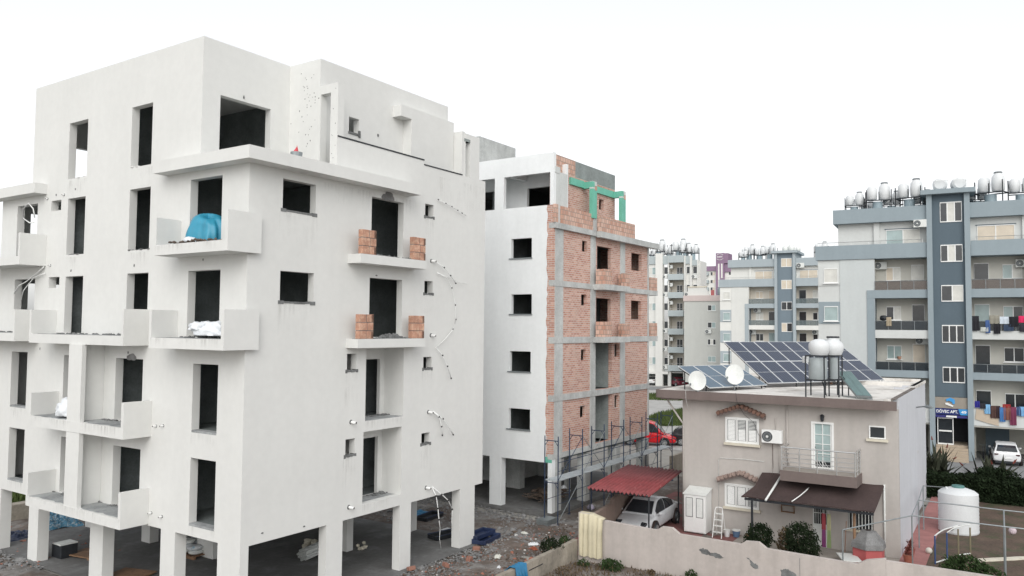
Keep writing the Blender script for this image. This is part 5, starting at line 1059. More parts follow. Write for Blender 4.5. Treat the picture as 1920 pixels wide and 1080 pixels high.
# laundry on two balconies of the near block
def garment(y, z, w_, h, c, lab, x=-.2, cut=0):
    vs = []; n = 8
    for k in range(n + 1):
        yy = -w_ / 2 + w_ * k / n; xx = .035 * math.sin(k * 1.7 + y * 3); d = cut * abs(math.sin(k * .8)) * .15
        vs += [(xx - .02, yy, -h + d), (xx - .01, yy, -h * .45), (0, yy * .96, 0), (.07, yy * .96, .01), (.1, yy * .9, -h * .3)]
    fs = [(5 * k + j, 5 * k + 5 + j, 5 * k + 6 + j, 5 * k + 1 + j) for k in range(n) for j in range(4)]
    o = MB().add(vs, fs).build('hanging_garment', cmat(c, .9), None, smooth=True); place(o, FR, x, y, z); tag(o, lab, 'laundry', 'laundry hung over the balcony rails'); return o
up = 'on the upper laundry balcony'; lo = 'on the laundry balcony above the garage'
for y, z, w_, h, c, n_ in ((-3.0, 10.3, .45, 1.05, (.015, .015, .02), 'black coat at the left end'), (-3.55, 9.5, .5, .3, (.45, .47, .45), 'grey patterned cloth low on the wall'), (-3.75, 10.0, .3, .9, (.05, .1, .25), 'blue jeans left of the khaki shirt'), (-4.15, 10.35, .62, .6, (.24, .23, .19), 'khaki shirt'), (-4.3, 9.8, .4, .75, (.01, .01, .015), 'black trousers below the khaki shirt'), (-4.75, 10.25, .55, .5, (.5, .56, .62), 'pale blue shirt'), (-5.0, 9.7, .6, .45, (.03, .05, .09), 'navy cloth in the middle'), (-5.3, 10.25, .6, .7, (.008, .008, .012), 'large black cloth in the middle'), (-5.85, 10.3, .5, .45, (.6, .02, .1), 'bright red pink cloth'), (-5.9, 9.7, .5, .5, (.02, .02, .03), 'black cloth under the red one'), (-6.3, 10.2, .5, 1.5, (.035, .025, .025), 'long dark brown garment at the right end')):
    garment(y, z, w_, h, c, n_ + ' ' + up)
for y, z, w_, h, c, n_ in ((-3.0, 4.25, .32, .45, (.02, .02, .2), 'small navy towel at the left end'), (-3.35, 4.1, .4, .35, (.02, .02, .03), 'black cloth with white spots'), (-3.62, 4.05, .36, .65, (.18, .38, .6), 'light blue towel'), (-4.0, 3.98, .42, .85, (.07, .035, .03), 'dark brown towel'), (-4.28, 3.98, .25, .85, (.03, .015, .018), 'narrow black brown garment'), (-4.52, 3.9, .34, 1.0, (.05, .16, .38), 'blue jeans'), (-4.8, 4.0, .42, .95, (.2, .08, .06), 'reddish brown towel'), (-4.78, 4.12, .5, .22, (.25, .02, .02), 'short dark red cloth'), (-5.15, 3.95, .4, 1.25, (.16, .03, .07), 'long wine red cloth'), (-5.5, 3.98, .3, .6, (.04, .07, .16), 'navy garment'), (-5.75, 4.0, .45, .65, (.16, .34, .56), 'light blue shirt with orange print'), (-6.15, 4.05, .4, .5, (.5, .52, .52), 'white garment at the right end')):
    garment(y, z, w_, h, c, n_ + ' ' + lo)
o = MB().add([(0, -.1, 0), (0, -1.4, -.35), (-.03, -1.45, -1.15), (-.03, -.8, -.98), (-.02, 0, -.75)], [(0, 1, 2, 3, 4)]).build('sheet', cmat((.5, .42, .33), .9), None); place(o, FR, -.12, -2.85, 3.72); tag(o, 'beige cloth sheet tied over the white parapet above the garage', 'sheet')
for y, z, c, lab in ((-4.25, 10.5, (.8, .75, .6), 'bright lit small window'),):
    pass
o = MB().cyl((0, 0, 0), (0, 0, .22), .12, .16, 12).build('flower_pot', MT['terracotta'], None); place(o, FR, 1.2, 2.0, 7.05); tag(o, 'terracotta pot on the window ledge of the lowest left balcony', 'pot')
o = MB().blob((0, 0, .2), (.2, .3, .22), 2, .1).build('black_bag', MT['metal_dark'], None); place(o, FR, .6, 3.0, 9.95); tag(o, 'black bundle behind the left balcony rail of the blue grey block', 'bundle')
garment(2.6, 10.2, .35, .65, (.33, .28, .2), 'tan towel over the left balcony rail of the blue grey block')
# bicycle in the garage
o = thing('bicycle', 'dark bicycle parked by the wall inside the garage', 'bicycle', FR.p(1.0, -3.35, .02), FR.rz)
for x in (-.5, .5): MB().lathe((x, 0, .33), [(.33, -.02), (.35, 0), (.33, .02), (.3, .02), (.3, -.02)], 18, 'y').build('wheel', MT['metal_dark'], o)
MB().tube([(-.5, 0, .33), (-.1, 0, .3), (.3, 0, .8), (-.2, 0, .8), (-.1, 0, .3)], .02, 6).tube([(.5, 0, .33), (.3, 0, .95)], .02, 6).tube([(.3, -.25, 1.0), (.3, .25, 1.0)], .018, 6).build('frame', MT['metal_grey'], o); MB().box(-.32, -.1, -.07, .07, .9, .96).build('saddle', MT['metal_dark'], o)

# tall pale block far behind
o = thing('apartment_building', 'tall pale block with stacked grey balconies behind the brick block', 'building', FC1.o, FC1.rz)
W = PAL_C
cg = std('c1_grey', (.42, .47, .48)); cwin = std('c1_strip', (.55, .57, .56))
def bx(name, m, *boxes, parent=None):
    q = MB()
    for x in boxes: q.box(*x)
    return q.build(name, m, parent or o)
bx('wall', W['white'], (.3, .6, .02, 6, 2.1, 20)); bx('wall', W['white'], (.3, .6, -5.81, -3.4, 2.1, 20)); bx('recess_wall', W['inner'], (1.6, 1.8, -3.7, -.7, 2.1, 20.9)); bx('side_wall', W['side'], (.3, 4, -6.0, -5.812, 0, 20.0))
bx('recess_side', W['inner'], (.3, 1.6, -.95, -.75, 2.1, 19.9), (.3, 1.6, -3.6, -3.45, 2.1, 19.9))
bx('pier', W['white'], (-.3, .3, .02, 1.2, 0, 21.4)); bx('pier', W['white'], (.0, .3, -.95, -.78, 2.1, 21.0)); bx('pier', W['side'], (-.05, .3, -3.7, -3.45, 2.1, 20.9)); bx('pier', W['side'], (-.05, .3, -4.75, -4.4, 2.1, 20.9)); bx('pier', W['side'], (-.05, .3, -5.82, -5.58, 2.1, 20.2))
bx('roof_band', cg, (.05, .3, 1.2, 3.2, 19.7, 21.0)); bx('roof_band', cg, (.05, .3, -.78, .02, 19.6, 21.0)); bx('roof_band', cg, (-.35, .0, -3.44, -.95, 19.85, 21.0)); bx('roof_band', cg, (.05, .3, -4.4, -3.7, 19.6, 20.85)); bx('roof_band', cg, (.05, .3, -5.58, -4.75, 19.3, 20.2))
bx('roof_slab', W['side'], (.3, 4, -5.8, 6, 19.9, 20.1)); bx('beam', W['white'], (-.3, .3, -.9, .02, 1.9, 2.3), (-.3, .3, 1.2, 6, 1.9, 2.3))
for k in range(6):
    z = 2.45 + 2.92 * k
    bp = bx('balcony', cg, (-.35, -.2, -3.42, -.92, z, z + .95), (-.2, 1.6, -3.42, -.92, z, z + .15), (-.2, .0, -3.42, -3.3, z + .15, z + .95), (-.2, .0, -1.04, -.92, z + .15, z + .95))
    MB().cyl((-.28, -3.4, z + 1.2), (-.28, -.95, z + 1.2), .025, n=6).build('rail', MT['metal_light'], bp)
    window(o, 1.58, -2.75, -1.8, z + .2, z + 2.15, 2, panes=['glass_dark', 'glass_dark'], name='balcony_door', sill=False)
    for y0, y1, ps in ((1.35, 2.5, ['curtain_white', 'glass_pale']), (-.72, -.1, ['glass_dark']), (-4.32, -3.8, ['glass_dark']), (-5.5, -4.85, ['glass_dark'])):
        window(o, .29, y0, y1, z + .95, z + 2.15, 2 if y1 - y0 > .8 else 1, panes=ps, sill=False); 
        if k % 2 == 0 or y0 < -4: bx('spandrel', cwin, (.26, .298, y0 - .02, y1 + .02, z + .86, z + .94))
for y in (-1.0, -3.55, -5.6): bx('column', W['side'], (.0, .5, y - .25, y + .25, 0, 2.4))
bx('garage_wall', MT['render_grey'], (6, 6.2, -6, 6, 0, 2.4)); bx('soffit', W['side'], (.3, 6, -5.8, 6, 2.12, 2.3))
n = 0
for k in range(6):
    z = 2.45 + 2.92 * k
    for y, dz, ok in ((-.25, .25, k != 3), (-4.0, .3, k in (0, 1, 2, 4)), (-5.1, .2, True), (-.75 - .3, 1.9, k != 2)):
        if ok: ac_unit('small air conditioner on floor %d of the tall pale block, unit %d from the left' % (k + 1, {-.25: 2, -4.0: 3, -5.1: 4}.get(y, 1)), FC1, .28 if y != -1.05 else .6, y, z + dz, 0, 1.0, 'air conditioners on the tall pale block', True)
tanks(FC1, [(2.2, 1, 1.0), (1.2, 1.4, 1.5), (-.6, 1.2, 1.1), (-2.3, 1.4, 1.5), (-3.4, 1.2, 1.2), (-4.6, 1.3, 1.1)], 'tall pale block roof', 20.1)
# low grey block
KS = 122 / 140; KZ = CAMZ * (1 - KS); FC2.o = FC2.o * KS
o = thing('apartment_building', 'plain grey apartment building with pinkish roof band beside the pale tall block', 'building', FC2.p(0, 0, KZ), FC2.rz); o.scale = (KS, KS, KS)
cgb = std('c2_grey', (.50, .51, .485)); cpk = std('c2_pink', (.56, .48, .46))
bx('wall', cgb, (0, 10, -3, 6.5, 0, 14.0)); bx('roof_band', cpk, (-.15, 10.1, -3.1, 6.6, 14.0, 14.98)); q = MB().prism([(2.2, 14.98), (2.8, 16.3), (6, 16.4), (6, 14.98)], 'x', .5, .9); q.build('stair_roof', W['side'], o); bx('stair_band', MT['cream'], (.4, .95, 2.7, 6, 16.4, 16.6))
for k, z in enumerate((12.33, 9.39, 6.5, 3.6)): window(o, -.001, 1.0, 2.35, z, z + 1.0, 2 if k != 2 else 3, panes=(['glass_dark', 'glass_pale'], ['glass_dark', 'glass_pale'], ['glass_dark', 'curtain_white', 'glass_dark'], ['glass_pale'])[k])
ac_unit('white air conditioner below the second window of the plain grey block', FC2, 0, 2.2 * KS, 8.45 * KS + KZ, 0, 1.05, 'air conditioners on the apartment blocks', True)
o = MB().box(0, .06, 0, .5, 0, .8).build('red_cloth', cmat((.42, .12, .12)), None); place(o, FC2, .6, 1.4 * KS, 15.0 * KS + KZ, .3); tag(o, 'red cloth hanging on the roof of the plain grey block', 'cloth')
for i, y in enumerate((.3, -1.0)):
    o = MB().lathe((0, 0, 0), [(.4, 0), (.55, .2), (.55, 1.0), (.4, 1.2)], 14).build('roof_tank', cmat((.25, .3, .32)), None, smooth=40); place(o, FC2, .8, y * KS, 14.98 * KS + KZ); tag(o, '%s dark tank on the roof of the plain grey block' % ('left', 'right')[i], 'water tank', 'dark tanks on the grey roof')
# far purple and white hotel
o = thing('hotel_tower', 'distant white building with purple sign tower and purple cornices', 'building', FP.o, FP.rz)
pur = std('purple', (.26, .18, .26)); pl = std('purple_light', (.36, .25, .35))
bx('wing', W['white'], (.6, 20, .0, 14, 0, 25.9), (.6, 20, -14, -2.3, 0, 25.2)); bx('cornice', pur, (.2, 20, .0, 3.2, 25.6, 26.9), (.2, 20, 3.2, 14, 25.9, 26.4), (.2, 20, -14, -2.3, 25.2, 27.5)); bx('cornice', pur, (.4, 4, 3.3, 4.8, 26.4, 27.0))
bx('tower', pur, (-.2, 4.5, -2.3, -.0, 0, 30.5), (-.2, 4.6, -3.4, -2.301, 27.6, 30.4)); bx('slit', W['white'], (-.24, -.201, -1.0, -.62, 21.0, 27.5), (-.24, -.201, -1.86, -1.45, 23.4, 27.5))
for z in (24.3, 22.1, 20): bx('balcony', cg, (-.6, .6, 2.1, 14, z, z + .9)); [window(o, .59, y, y + 1.2, z, z + 1.0, 2, panes=['glass_dark', 'curtain'], sill=False) for y in (.5, 3.2, 5.5, -4.6)]
q = MB().tube([(-.26, -.25 - 1.8 * k / 10, 29.9 + .35 * math.sin(math.pi * k / 10)) for k in range(11)], .06, 5).tube([(-.26, -.25 - 1.8 * k / 10, 28.9 - .35 * math.sin(math.pi * k / 10)) for k in range(11)], .06, 5)
q.build('sign_arc', MT['white_paint'], o); q = MB()
for k in range(9): q.box(-.26, -.21, -.42 - k * .17, -.32 - k * .17, 29.25, 29.55 + (.15 if k in (0, 5, 8) else 0))
q.build('illegible_lettering', MT['white_paint'], o)
# ================================================================ vehicles
def car(label, fr, x, y, rz, paint, L=4.5, W=1.78, Hh=1.44, style='sedan', z=.0, group=None, rough=.25):
    """+x is the front; body lofted from cross sections, cabin on top, four wheels"""
    o = thing('parked_car', label, 'car', fr.p(x, y, z), fr.rz + rz, group); pm = cmat(paint, rough); h = L / 2; w2 = W / 2
    belt = .86 if style != 'van' else 1.02
    if style == 'sedan': st = [(-h, .42, .74, .80), (-h + .06, .28, .86, .9), (-h + .35, .2, .95, .97), (-h + .95, .2, belt + .07, 1), (0, .2, belt + .03, 1.0), (h - 1.45, .2, belt + .02, 1), (h - .95, .2, .84, .985), (h - .4, .2, .75, .93), (h - .08, .24, .64, .82), (h, .34, .56, .74)]
    else: st = [(-h, .42, .8, .86), (-h + .05, .28, .92, .93), (-h + .3, .2, belt + .1, .98), (0, .2, belt + .05, 1.0), (h - 1.25, .2, belt + .03, 1), (h - .85, .2, .88, .98), (h - .35, .2, .78, .92), (h - .07, .26, .66, .82), (h, .34, .58, .75)]
    vs = []; n = 12
    for (sx, zb, zt, k) in st:
        ww = w2 * k
        vs += [(sx, yy, zz) for yy, zz in ((-ww * .86, zb), (-ww * .98, zb + .12), (-ww, zb + (zt - zb) * .5), (-ww * .985, zt - .13), (-ww * .93, zt - .04), (-ww * .78, zt), (ww * .78, zt), (ww * .93, zt - .04), (ww * .985, zt - .13), (ww, zb + (zt - zb) * .5), (ww * .98, zb + .12), (ww * .86, zb))]
    fs = [(i * n + k, i * n + (k + 1) % n, (i + 1) * n + (k + 1) % n, (i + 1) * n + k) for i in range(len(st) - 1) for k in range(n)]
    fs += [tuple(range(n - 1, -1, -1)), tuple(range((len(st) - 1) * n, len(st) * n))]
    b = MB().add(vs, fs).build('body', pm, o, smooth=True); sub = b.modifiers.new('sub', 'SUBSURF'); sub.levels = sub.render_levels = 2
    # cabin: stations (x, roof height, half width at the roof, lower edge of the glass along the side as a fraction)
    if style == 'sedan': P_ = [(-h + .5, belt + .07, .84), (-h + .85, 1.10, .78), (-h + 1.25, 1.26, .70), (-h + 1.75, 1.37, .67), (-.1, 1.43, .66), (.3, 1.42, .66), (.52, 1.35, .67), (.9, 1.12, .76), (1.22, belt + .02, .84)]; ri, fi = 2, 6
    elif style == 'hatch': P_ = [(-h + .12, belt + .08, .86), (-h + .35, 1.22, .76), (-h + .62, 1.38, .70), (-h + 1.1, 1.44, .70), (-.1, Hh, .71), (.25, Hh - .04, .70), (.55, 1.27, .74), (h - 1.1, belt + .02, .85)]; ri, fi = 2, 5
    else: P_ = [(-h + .1, belt + .02, .92), (-h + .2, 1.5, .86), (-h + .3, Hh - .08, .82), (-.6, Hh, .83), (.2, Hh - .02, .82), (.5, Hh - .12, .82), (.85, 1.4, .85), (h - .95, belt - .02, .9)]; ri, fi = 2, 5
    wb = w2 * .9; bb = belt - .07; vs = []; fs = []; m_ = len(P_)
    for (px_, pz, kw) in P_:
        pw = w2 * kw; tz = min(.025, max(0, (pz - bb) * .05))
        vs += [(px_, -wb, bb), (px_, -(wb + (pw - wb) * .55) - .02, bb + (pz - bb) * .6), (px_, -pw, pz - tz), (px_, -pw * .82, pz), (px_, pw * .82, pz), (px_, pw, pz - tz), (px_, (wb + (pw - wb) * .55) + .02, bb + (pz - bb) * .6), (px_, wb, bb)]
    for i in range(m_ - 1):
        for k in range(7): a = i * 8 + k; fs.append((a, a + 1, a + 9, a + 8))
    fs += [tuple(range(8)), tuple(range(m_ * 8 - 1, m_ * 8 - 9, -1))]
    MB().add(vs, fs).build('cabin', pm, o, smooth=50)
    gl = MT['glass_dark']; G = lambda i, k: Vector(vs[i * 8 + k])
    def strip(i0, i1, name, e):                                       # glass over the screen between two stations
        q = MB(); 
        for i in range(i0, i1):
            A_, B_, C_, D_ = G(i, 2), G(i, 5), G(i + 1, 5), G(i + 1, 2)
            if i0 < 2: pass
            nn = (B_ - A_).cross(D_ - A_).normalized(); nn = nn if nn.z > 0 else -nn
            t0 = e if i == i0 else 0; t1 = 1 - (e if i == i1 - 1 else 0)
            f = lambda s_, t: (A_.lerp(D_, t)).lerp(B_.lerp(C_, t), s_) + nn * .034
            q.slab4([f(.07, t0), f(.93, t0), f(.93, t1), f(.07, t1)], nn * .006)
        q.build(name, gl, o)
    strip(fi, m_ - 1, 'windscreen', .06); strip(0, ri, 'rear_window', .14)
    for s in (-1, 1):
        lo, md, hi = (0, 1, 2) if s < 0 else (7, 6, 5)
        xm = .5 * (P_[ri][0] + P_[fi][0]) + .1
        def sidepane(xa, xb, name):
            q = MB(); xs = [xa + (xb - xa) * k / 8 for k in range(9)]; rows = []
            for x_ in xs:
                i = max(k for k in range(m_ - 1) if P_[k][0] <= x_ + 1e-6); t = (x_ - P_[i][0]) / (P_[i + 1][0] - P_[i][0])
                L_ = G(i, lo).lerp(G(i + 1, lo), t); M_ = G(i, md).lerp(G(i + 1, md), t); U_ = G(i, hi).lerp(G(i + 1, hi), t)
                zlo = belt + .03; k1 = min(1, max(0, (zlo - L_.z) / max(.01, M_.z - L_.z))); p0 = L_.lerp(M_, k1); p2 = M_.lerp(U_, .86)
                if p2.z < p0.z + .02: p2 = p0 + Vector((0, 0, .02))
                p1 = M_ if M_.z > p0.z else p0.lerp(p2, .5); off = Vector((0, s * .012, .004)); rows.append((p0 + off, p1 + off, p2 + off))
            vv = [p for r_ in rows for p in r_]; ff = [(3 * k + j, 3 * k + 3 + j, 3 * k + 4 + j, 3 * k + 1 + j) for k in range(8) for j in (0, 1)]
            q.add(vv, ff).build(name, gl, o, smooth=True)
        sidepane(P_[1 if style != 'sedan' else 1][0] + .12, xm - .03, 'side_window'); sidepane(xm + .03, P_[m_ - 2][0] + (.12 if style == 'sedan' else .0), 'side_window')
        p = [None] * 4 + [P_[-1]]
        for xx in (-h + .82, h - .86):
            MB().lathe((xx, s * (w2 - .09), .32), [(.36, -.1), (.372, .1)], 24, 'y').build('wheel_arch', MT['dark_slot'], o) if False else None
            a = MB().lathe((xx, s * (w2 * .985) - (.05 if s > 0 else .055), .335), [(.375, 0), (.375, .105)], 24, 'y').build('wheel_arch', MT['dark_slot'], o)
            wl = MB().lathe((xx, s * (w2 - .03) - .1, .32), [(.22, 0), (.3, -.02), (.32, .03), (.32, .17), (.3, .22), (.22, .2)], 24, 'y').build('wheel', MT['metal_dark'], o, smooth=40)
            q = MB().lathe((xx, s * (w2 + .075), .32), [(.215, -.01), (.215, .01), (.19, .012)], 20, 'y')
            q.build('rim', MT['metal_grey'], wl)
            sp = MB(); 
            for k in range(5): a_ = k * 1.2566; sp.obox((xx + .1 * math.cos(a_), s * (w2 + .092), .32 + .1 * math.sin(a_)), (.2, .012, .05), Matrix.Rotation(-a_, 3, 'Y'))
            sp.build('spoke', MT['metal_light'], wl)
        mi = MB().blob((p[4][0] - .25, s * (w2 + .06), belt + .06), (.09, .11, .08), 2, .02).build('mirror', pm, o, smooth=True)
        MB().obox((h - .16, s * w2 * .64, .62), (.26, .30, .1), Matrix.Rotation(s * -.4, 3, 'Z') @ Matrix.Rotation(.5, 3, 'Y')).build('headlight', MT['glass_dark'], o, bevel=.03)
        MB().obox((-h + .05, s * w2 * .66, .78 if style != 'van' else .95), (.1, .36 if style != 'van' else .14, .1 if style != 'van' else .35), Matrix.Rotation(s * .25, 3, 'Z')).build('tail_light', cmat((.12, .01, .012) if paint[0] < .5 or style != 'hatch' else (.06, .012, .015), .3), o, bevel=.02)
        MB().box(-.05, .1, s * (w2 + .0) - .012, s * (w2 + .0) + .012, belt - .16, belt - .13).build('door_handle', pm, o)
    MB().box(h - .05, h + .012, -.45, .45, .38, .52).build('grille', MT['metal_dark'], o); MB().box(h, h + .02, -.26, .26, .3, .4).build('number_plate', MT['white_paint'], o)
    MB().box(-h - .03, -h + .06, -.26, .26, .5 if style == 'hatch' else .62, .61 if style == 'hatch' else .73).build('number_plate', MT['white_paint'], o)
    MB().box(-h - .01, -h + .3, -w2 * .8, w2 * .8, .2, .34).build('bumper_trim', MT['metal_dark'], o)
    return o
car('white sedan parked under the red carport beside the house', FH, -1.0, 10.42, math.pi + .05, (.58, .60, .62), 4.6, 1.75, 1.43, 'sedan', .05)
car('white hatchback seen from behind in the garage of the blue grey block', FR, .55, -4.68, 0, (.74, .75, .76), 4.2, 1.72, 1.46, 'hatch', .02)
car('white car parked under the tall pale block left of its front column', FC1, 2.2, 2.25, 0, (.74, .75, .74), 4.3, 1.75, 1.42, 'sedan', .02)
car('dark red car parked under the tall pale block', FC1, .7, -2.1, .75, (.13, .01, .025), 4.4, 1.75, 1.42, 'sedan', .02)
car('black car parked behind the dark red car under the pale block', FC1, 3.4, -2.8, .6, (.012, .012, .015), 4.4, 1.75, 1.45, 'sedan', .02)
car('dark grey car at the right end under the pale block', FC1, 2.8, -4.9, .3, (.02, .022, .026), 4.4, 1.75, 1.5, 'hatch', .02)
car('bright red van parked beyond the brick block', FB, 25.5, 6.4, -1.25, (.62, .012, .02), 4.4, 1.8, 1.85, 'van', .0)
car('dark car parked right of the red van', FB, 27.6, 3.0, -1.25, (.015, .016, .02), 4.3, 1.75, 1.5, 'hatch', .0)

# ================================================================ plants
def leaves(fr_pts, n, size, rnd, shell=.55):
    """leaf faces spread through a set of ellipsoids (centre, radii)"""
    vs = []; fs = []
    wts = [r[0] * r[1] * r[2] for c, r in fr_pts]; tot = sum(wts)
    for (c, r), wt in zip(fr_pts, wts):
        for k in range(int(n * wt / tot)):
            d = Vector((rnd.gauss(0, 1), rnd.gauss(0, 1), rnd.gauss(0, 1))).normalized(); t = shell + (1 - shell) * rnd.random() ** .6
            bump = 1 + .16 * math.sin(d.x * 7 + c[0] * 5) * math.sin(d.z * 6 + d.y * 5)
            p = Vector(c) + Vector((d.x * r[0], d.y * r[1], d.z * r[2])) * t * bump
            a = Vector((rnd.gauss(0, 1), rnd.gauss(0, 1), rnd.gauss(0, 1))).normalized(); u = a.orthogonal().normalized(); s = size * rnd.uniform(.6, 1.35)
            b0 = len(vs); vs += [p - u * s, p + a.cross(u) * s * .45, p + u * s, p - a.cross(u) * s * .45 + a * s * .2]; fs.append((b0, b0 + 1, b0 + 2, b0 + 3))
    return MB().add(vs, fs)
def bush(name, label, cat, fr, x, y, z, blobs, n, size, m, seed, group=None):
    rnd = random.Random(seed); o = thing(name, label, cat, fr.p(x, y, z), fr.rz, group)
    leaves(blobs, n, size, rnd).build('foliage', MT[m], o, recalc=False); q = MB()
    for c, r in blobs[:4]: q.tube([(c[0] * .2, c[1] * .2, 0), (c[0] * .6, c[1] * .6, c[2] * .5), c], .025, 5)
    q.build('stem', MT['wood'], o); return o
bush('round_bush', 'left clipped dark green bush behind the garden wall', 'bush', FH, -3.1, 4.78, .05, [((0, 0, .75), (.5, .55, .62)), ((.1, -.15, .95), (.4, .4, .42)), ((0, .2, .5), (.45, .45, .42))], 3000, .05, 'leaf_dark', 11)
bush('round_bush', 'larger clipped dark green bush right of its twin behind the garden wall', 'bush', FH, -3.1, 3.12, .05, [((0, 0, .85), (.6, .66, .8)), ((.1, .2, 1.05), (.5, .5, .55)), ((0, -.25, .6), (.5, .45, .55))], 4200, .05, 'leaf_dark', 12)
bush('flowering_plant', 'brownish potted plant between the two clipped bushes', 'plant', FH, -2.2, 3.95, .05, [((0, 0, .5), (.4, .35, .4)), ((.2, .1, .85), (.3, .25, .25))], 500, .07, 'dry', 13)
bush('garden_shrub', 'bright green shrub behind the wall by the curved garden frame', 'bush', FH, -1.7, -2.45, .0, [((0, 0, .55), (.6, .75, .42)), ((-.2, -.6, .4), (.5, .6, .35)), ((.1, .45, .5), (.45, .45, .35)), ((-.4, .7, .3), (.4, .35, .3))], 2600, .06, 'leaf_mid', 14)
bush('weed', 'green weed clump at the foot of the garden wall', 'plant', FH, -7.75, 9.05, .0, [((0, 0, .18), (.35, .45, .22)), ((0, .2, .25), (.25, .25, .18))], 700, .05, 'leaf_mid', 15)
bush('weed', 'sparse green weed under the left bare patch of the garden wall', 'plant', FH, -7.4, 6.05, .0, [((0, 0, .2), (.15, .25, .25))], 160, .06, 'leaf_mid', 16)
bush('weed', 'dark weed growing over the low concrete wall next to the blue sheet', 'plant', FH, -8.6, 11.25, .4, [((0, 0, .35), (.4, .5, .35)), ((-.3, -.2, .42), (.3, .2, .2))], 900, .05, 'leaf_dark', 17)
bush('weed', 'small green weed behind the far end of the low wall', 'plant', FH, -7.4, 11.3, .4, [((0, 0, .3), (.25, .25, .2))], 260, .05, 'leaf_mid', 18)
for i, (x, y, r) in enumerate(((-7.45, 7.6, .14), (-7.5, 4.6, .16), (-7.4, 3.2, .12), (-7.9, 10.2, .2), (-9.4, 10.3, .25))):
    bush('weed', '%s small weed tuft along the dry verge counting from the wall end' % ORD[i], 'plant', FH, x, y, .0, [((0, 0, r * .7), (r, r * 1.3, r * .8))], 160, .045, 'leaf_mid' if i % 2 else 'dry', 40 + i, 'weed tufts on the dry verge')
# hedge: clipped dark row in front of the near block
rnd = random.Random(5); o = thing('hedge', 'long dark clipped hedge between the garden and the apartment forecourt', 'hedge', FH.o, FH.rz)
vs = []; fs = []
for k in range(15000):
    t = rnd.random(); y = .9 - 12 * t; x0 = 14.2 + .0 * t; f = rnd.random()
    if f < .45: p = Vector((x0 + rnd.uniform(-.1, .1), y, rnd.uniform(0, 1.25)))
    elif f < .9: p = Vector((x0 + rnd.uniform(0, 1.6), y, 1.25 + rnd.uniform(-.12, .07) + .06 * math.sin(y * 2.1)))
    else: p = Vector((x0 + rnd.uniform(.1, 1.5), y, rnd.uniform(.2, 1.2)))
    a = Vector((rnd.gauss(0, 1), rnd.gauss(0, 1), rnd.gauss(0, 1))).normalized(); u = a.orthogonal(); u.normalize(); s = .075 * rnd.uniform(.6, 1.4); b0 = len(vs)
    vs += [p - u * s, p + a.cross(u) * s * .5, p + u * s, p - a.cross(u) * s * .5]; fs.append((b0, b0 + 1, b0 + 2, b0 + 3))
MB().add(vs, fs).build('foliage', MT['leaf_dark'], o, recalc=False)
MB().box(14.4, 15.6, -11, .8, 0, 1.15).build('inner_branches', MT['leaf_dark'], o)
def aloe(label, x, y, h, seed, fr=FH, n=95):
    rnd = random.Random(seed); o = thing('aloe_plant', label, 'plant', fr.p(x, y, .3), fr.rz); vs = []; fs = []; red = MB()
    for k in range(n):
        a = rnd.uniform(0, 6.28); el = rnd.uniform(.2, 1.35); L = h * rnd.uniform(.6, 1.1); base = Vector((rnd.uniform(-.5, .5), rnd.uniform(-.6, .6), rnd.uniform(.0, .6)))
        d = Vector((math.cos(a) * math.cos(el), math.sin(a) * math.cos(el), math.sin(el))); s = d.cross(Vector((0, 0, 1))).normalized() * .085
        t = base + d * L; mid = base + d * L * .5 + Vector((0, 0, .06)); b0 = len(vs)
        vs += [base - s, base + s, mid + s * 1.2, mid - s * 1.2, t + Vector((0, 0, -.05))]; fs += [(b0, b0 + 1, b0 + 2, b0 + 3), (b0 + 3, b0 + 2, b0 + 4)]
        if k % 8 == 0: red.cyl(t - d * .15, t + d * .1, .05, .02, 6)
    MB().add(vs, fs).build('leaves', MT['leaf_aloe'], o, recalc=False); red.build('flower_spike', MT['leaf_red'], o)
aloe('spiky aloe with reddish tips beside the corner of the house', 17.2, .1, 2.0, 21); aloe('spiky plant with red flowers behind the hedge in front of the white hatchback', 16.4, -2.7, 1.7, 22)
bush('hedge_shrub', 'loose dark shrub rising above the hedge behind the white tank', 'bush', FH, 15.2, -3.2, .3, [((0, 0, .9), (.8, 1.1, .6)), ((.2, .6, 1.1), (.6, .6, .4))], 1800, .09, 'leaf_dark', 23)
# grass beyond and at the far left
def grass(name, label, fr, area, n, h, m, seed):
    rnd = random.Random(seed); vs = []; fs = []
    for k in range(n):
        x, y = area(rnd); a = rnd.uniform(0, 6.28); d = Vector((math.cos(a), math.sin(a), 0)) * h * .35; t = Vector((x, y, 0)); b0 = len(vs); lean = Vector((rnd.uniform(-.4, .4), rnd.uniform(-.4, .4), 1)) * h * rnd.uniform(.5, 1.2)
        vs += [t - d * .5, t + d * .5, t + lean]; fs.append((b0, b0 + 1, b0 + 2))
    o = MB().add(vs, fs).build(name, MT[m], None, recalc=False); place(o, fr, 0, 0, .02); tag(o, label, 'grass', kind='stuff'); return o
def disk(cx, cy, rx, ry): 
    def f(r): 
        while True:
            x, y = r.uniform(-1, 1), r.uniform(-1, 1)
            if x * x + y * y < 1: return cx + x * rx, cy + y * ry
    return f
grass('grass', 'patch of green grass on the pale lot beyond the brick block', FB, disk(48, 10.8, 11, 3.6), 9000, .45, 'leaf_grass', 31)
grass('grass', 'low weeds along the far edge of the pale lot', FB, disk(66, 23, 4, 5), 2500, .4, 'leaf_grass', 32)
grass('grass', 'green grass bank far behind the columns at the left', FA, disk(3, 25, 12, 4), 7000, .5, 'leaf_grass', 33)
grass('dry_grass', 'dry weeds and litter on the earth verge before the garden wall', FH, disk(-9.2, 7.5, 2.3, 4), 2600, .14, 'dry', 34)
o = MB().box(-12, 13, 19.6, 20.2, 0, .75).build('retaining_wall', MT['wall_old'], None); place(o, FA); tag(o, 'low grey retaining wall far behind the left columns', 'wall')
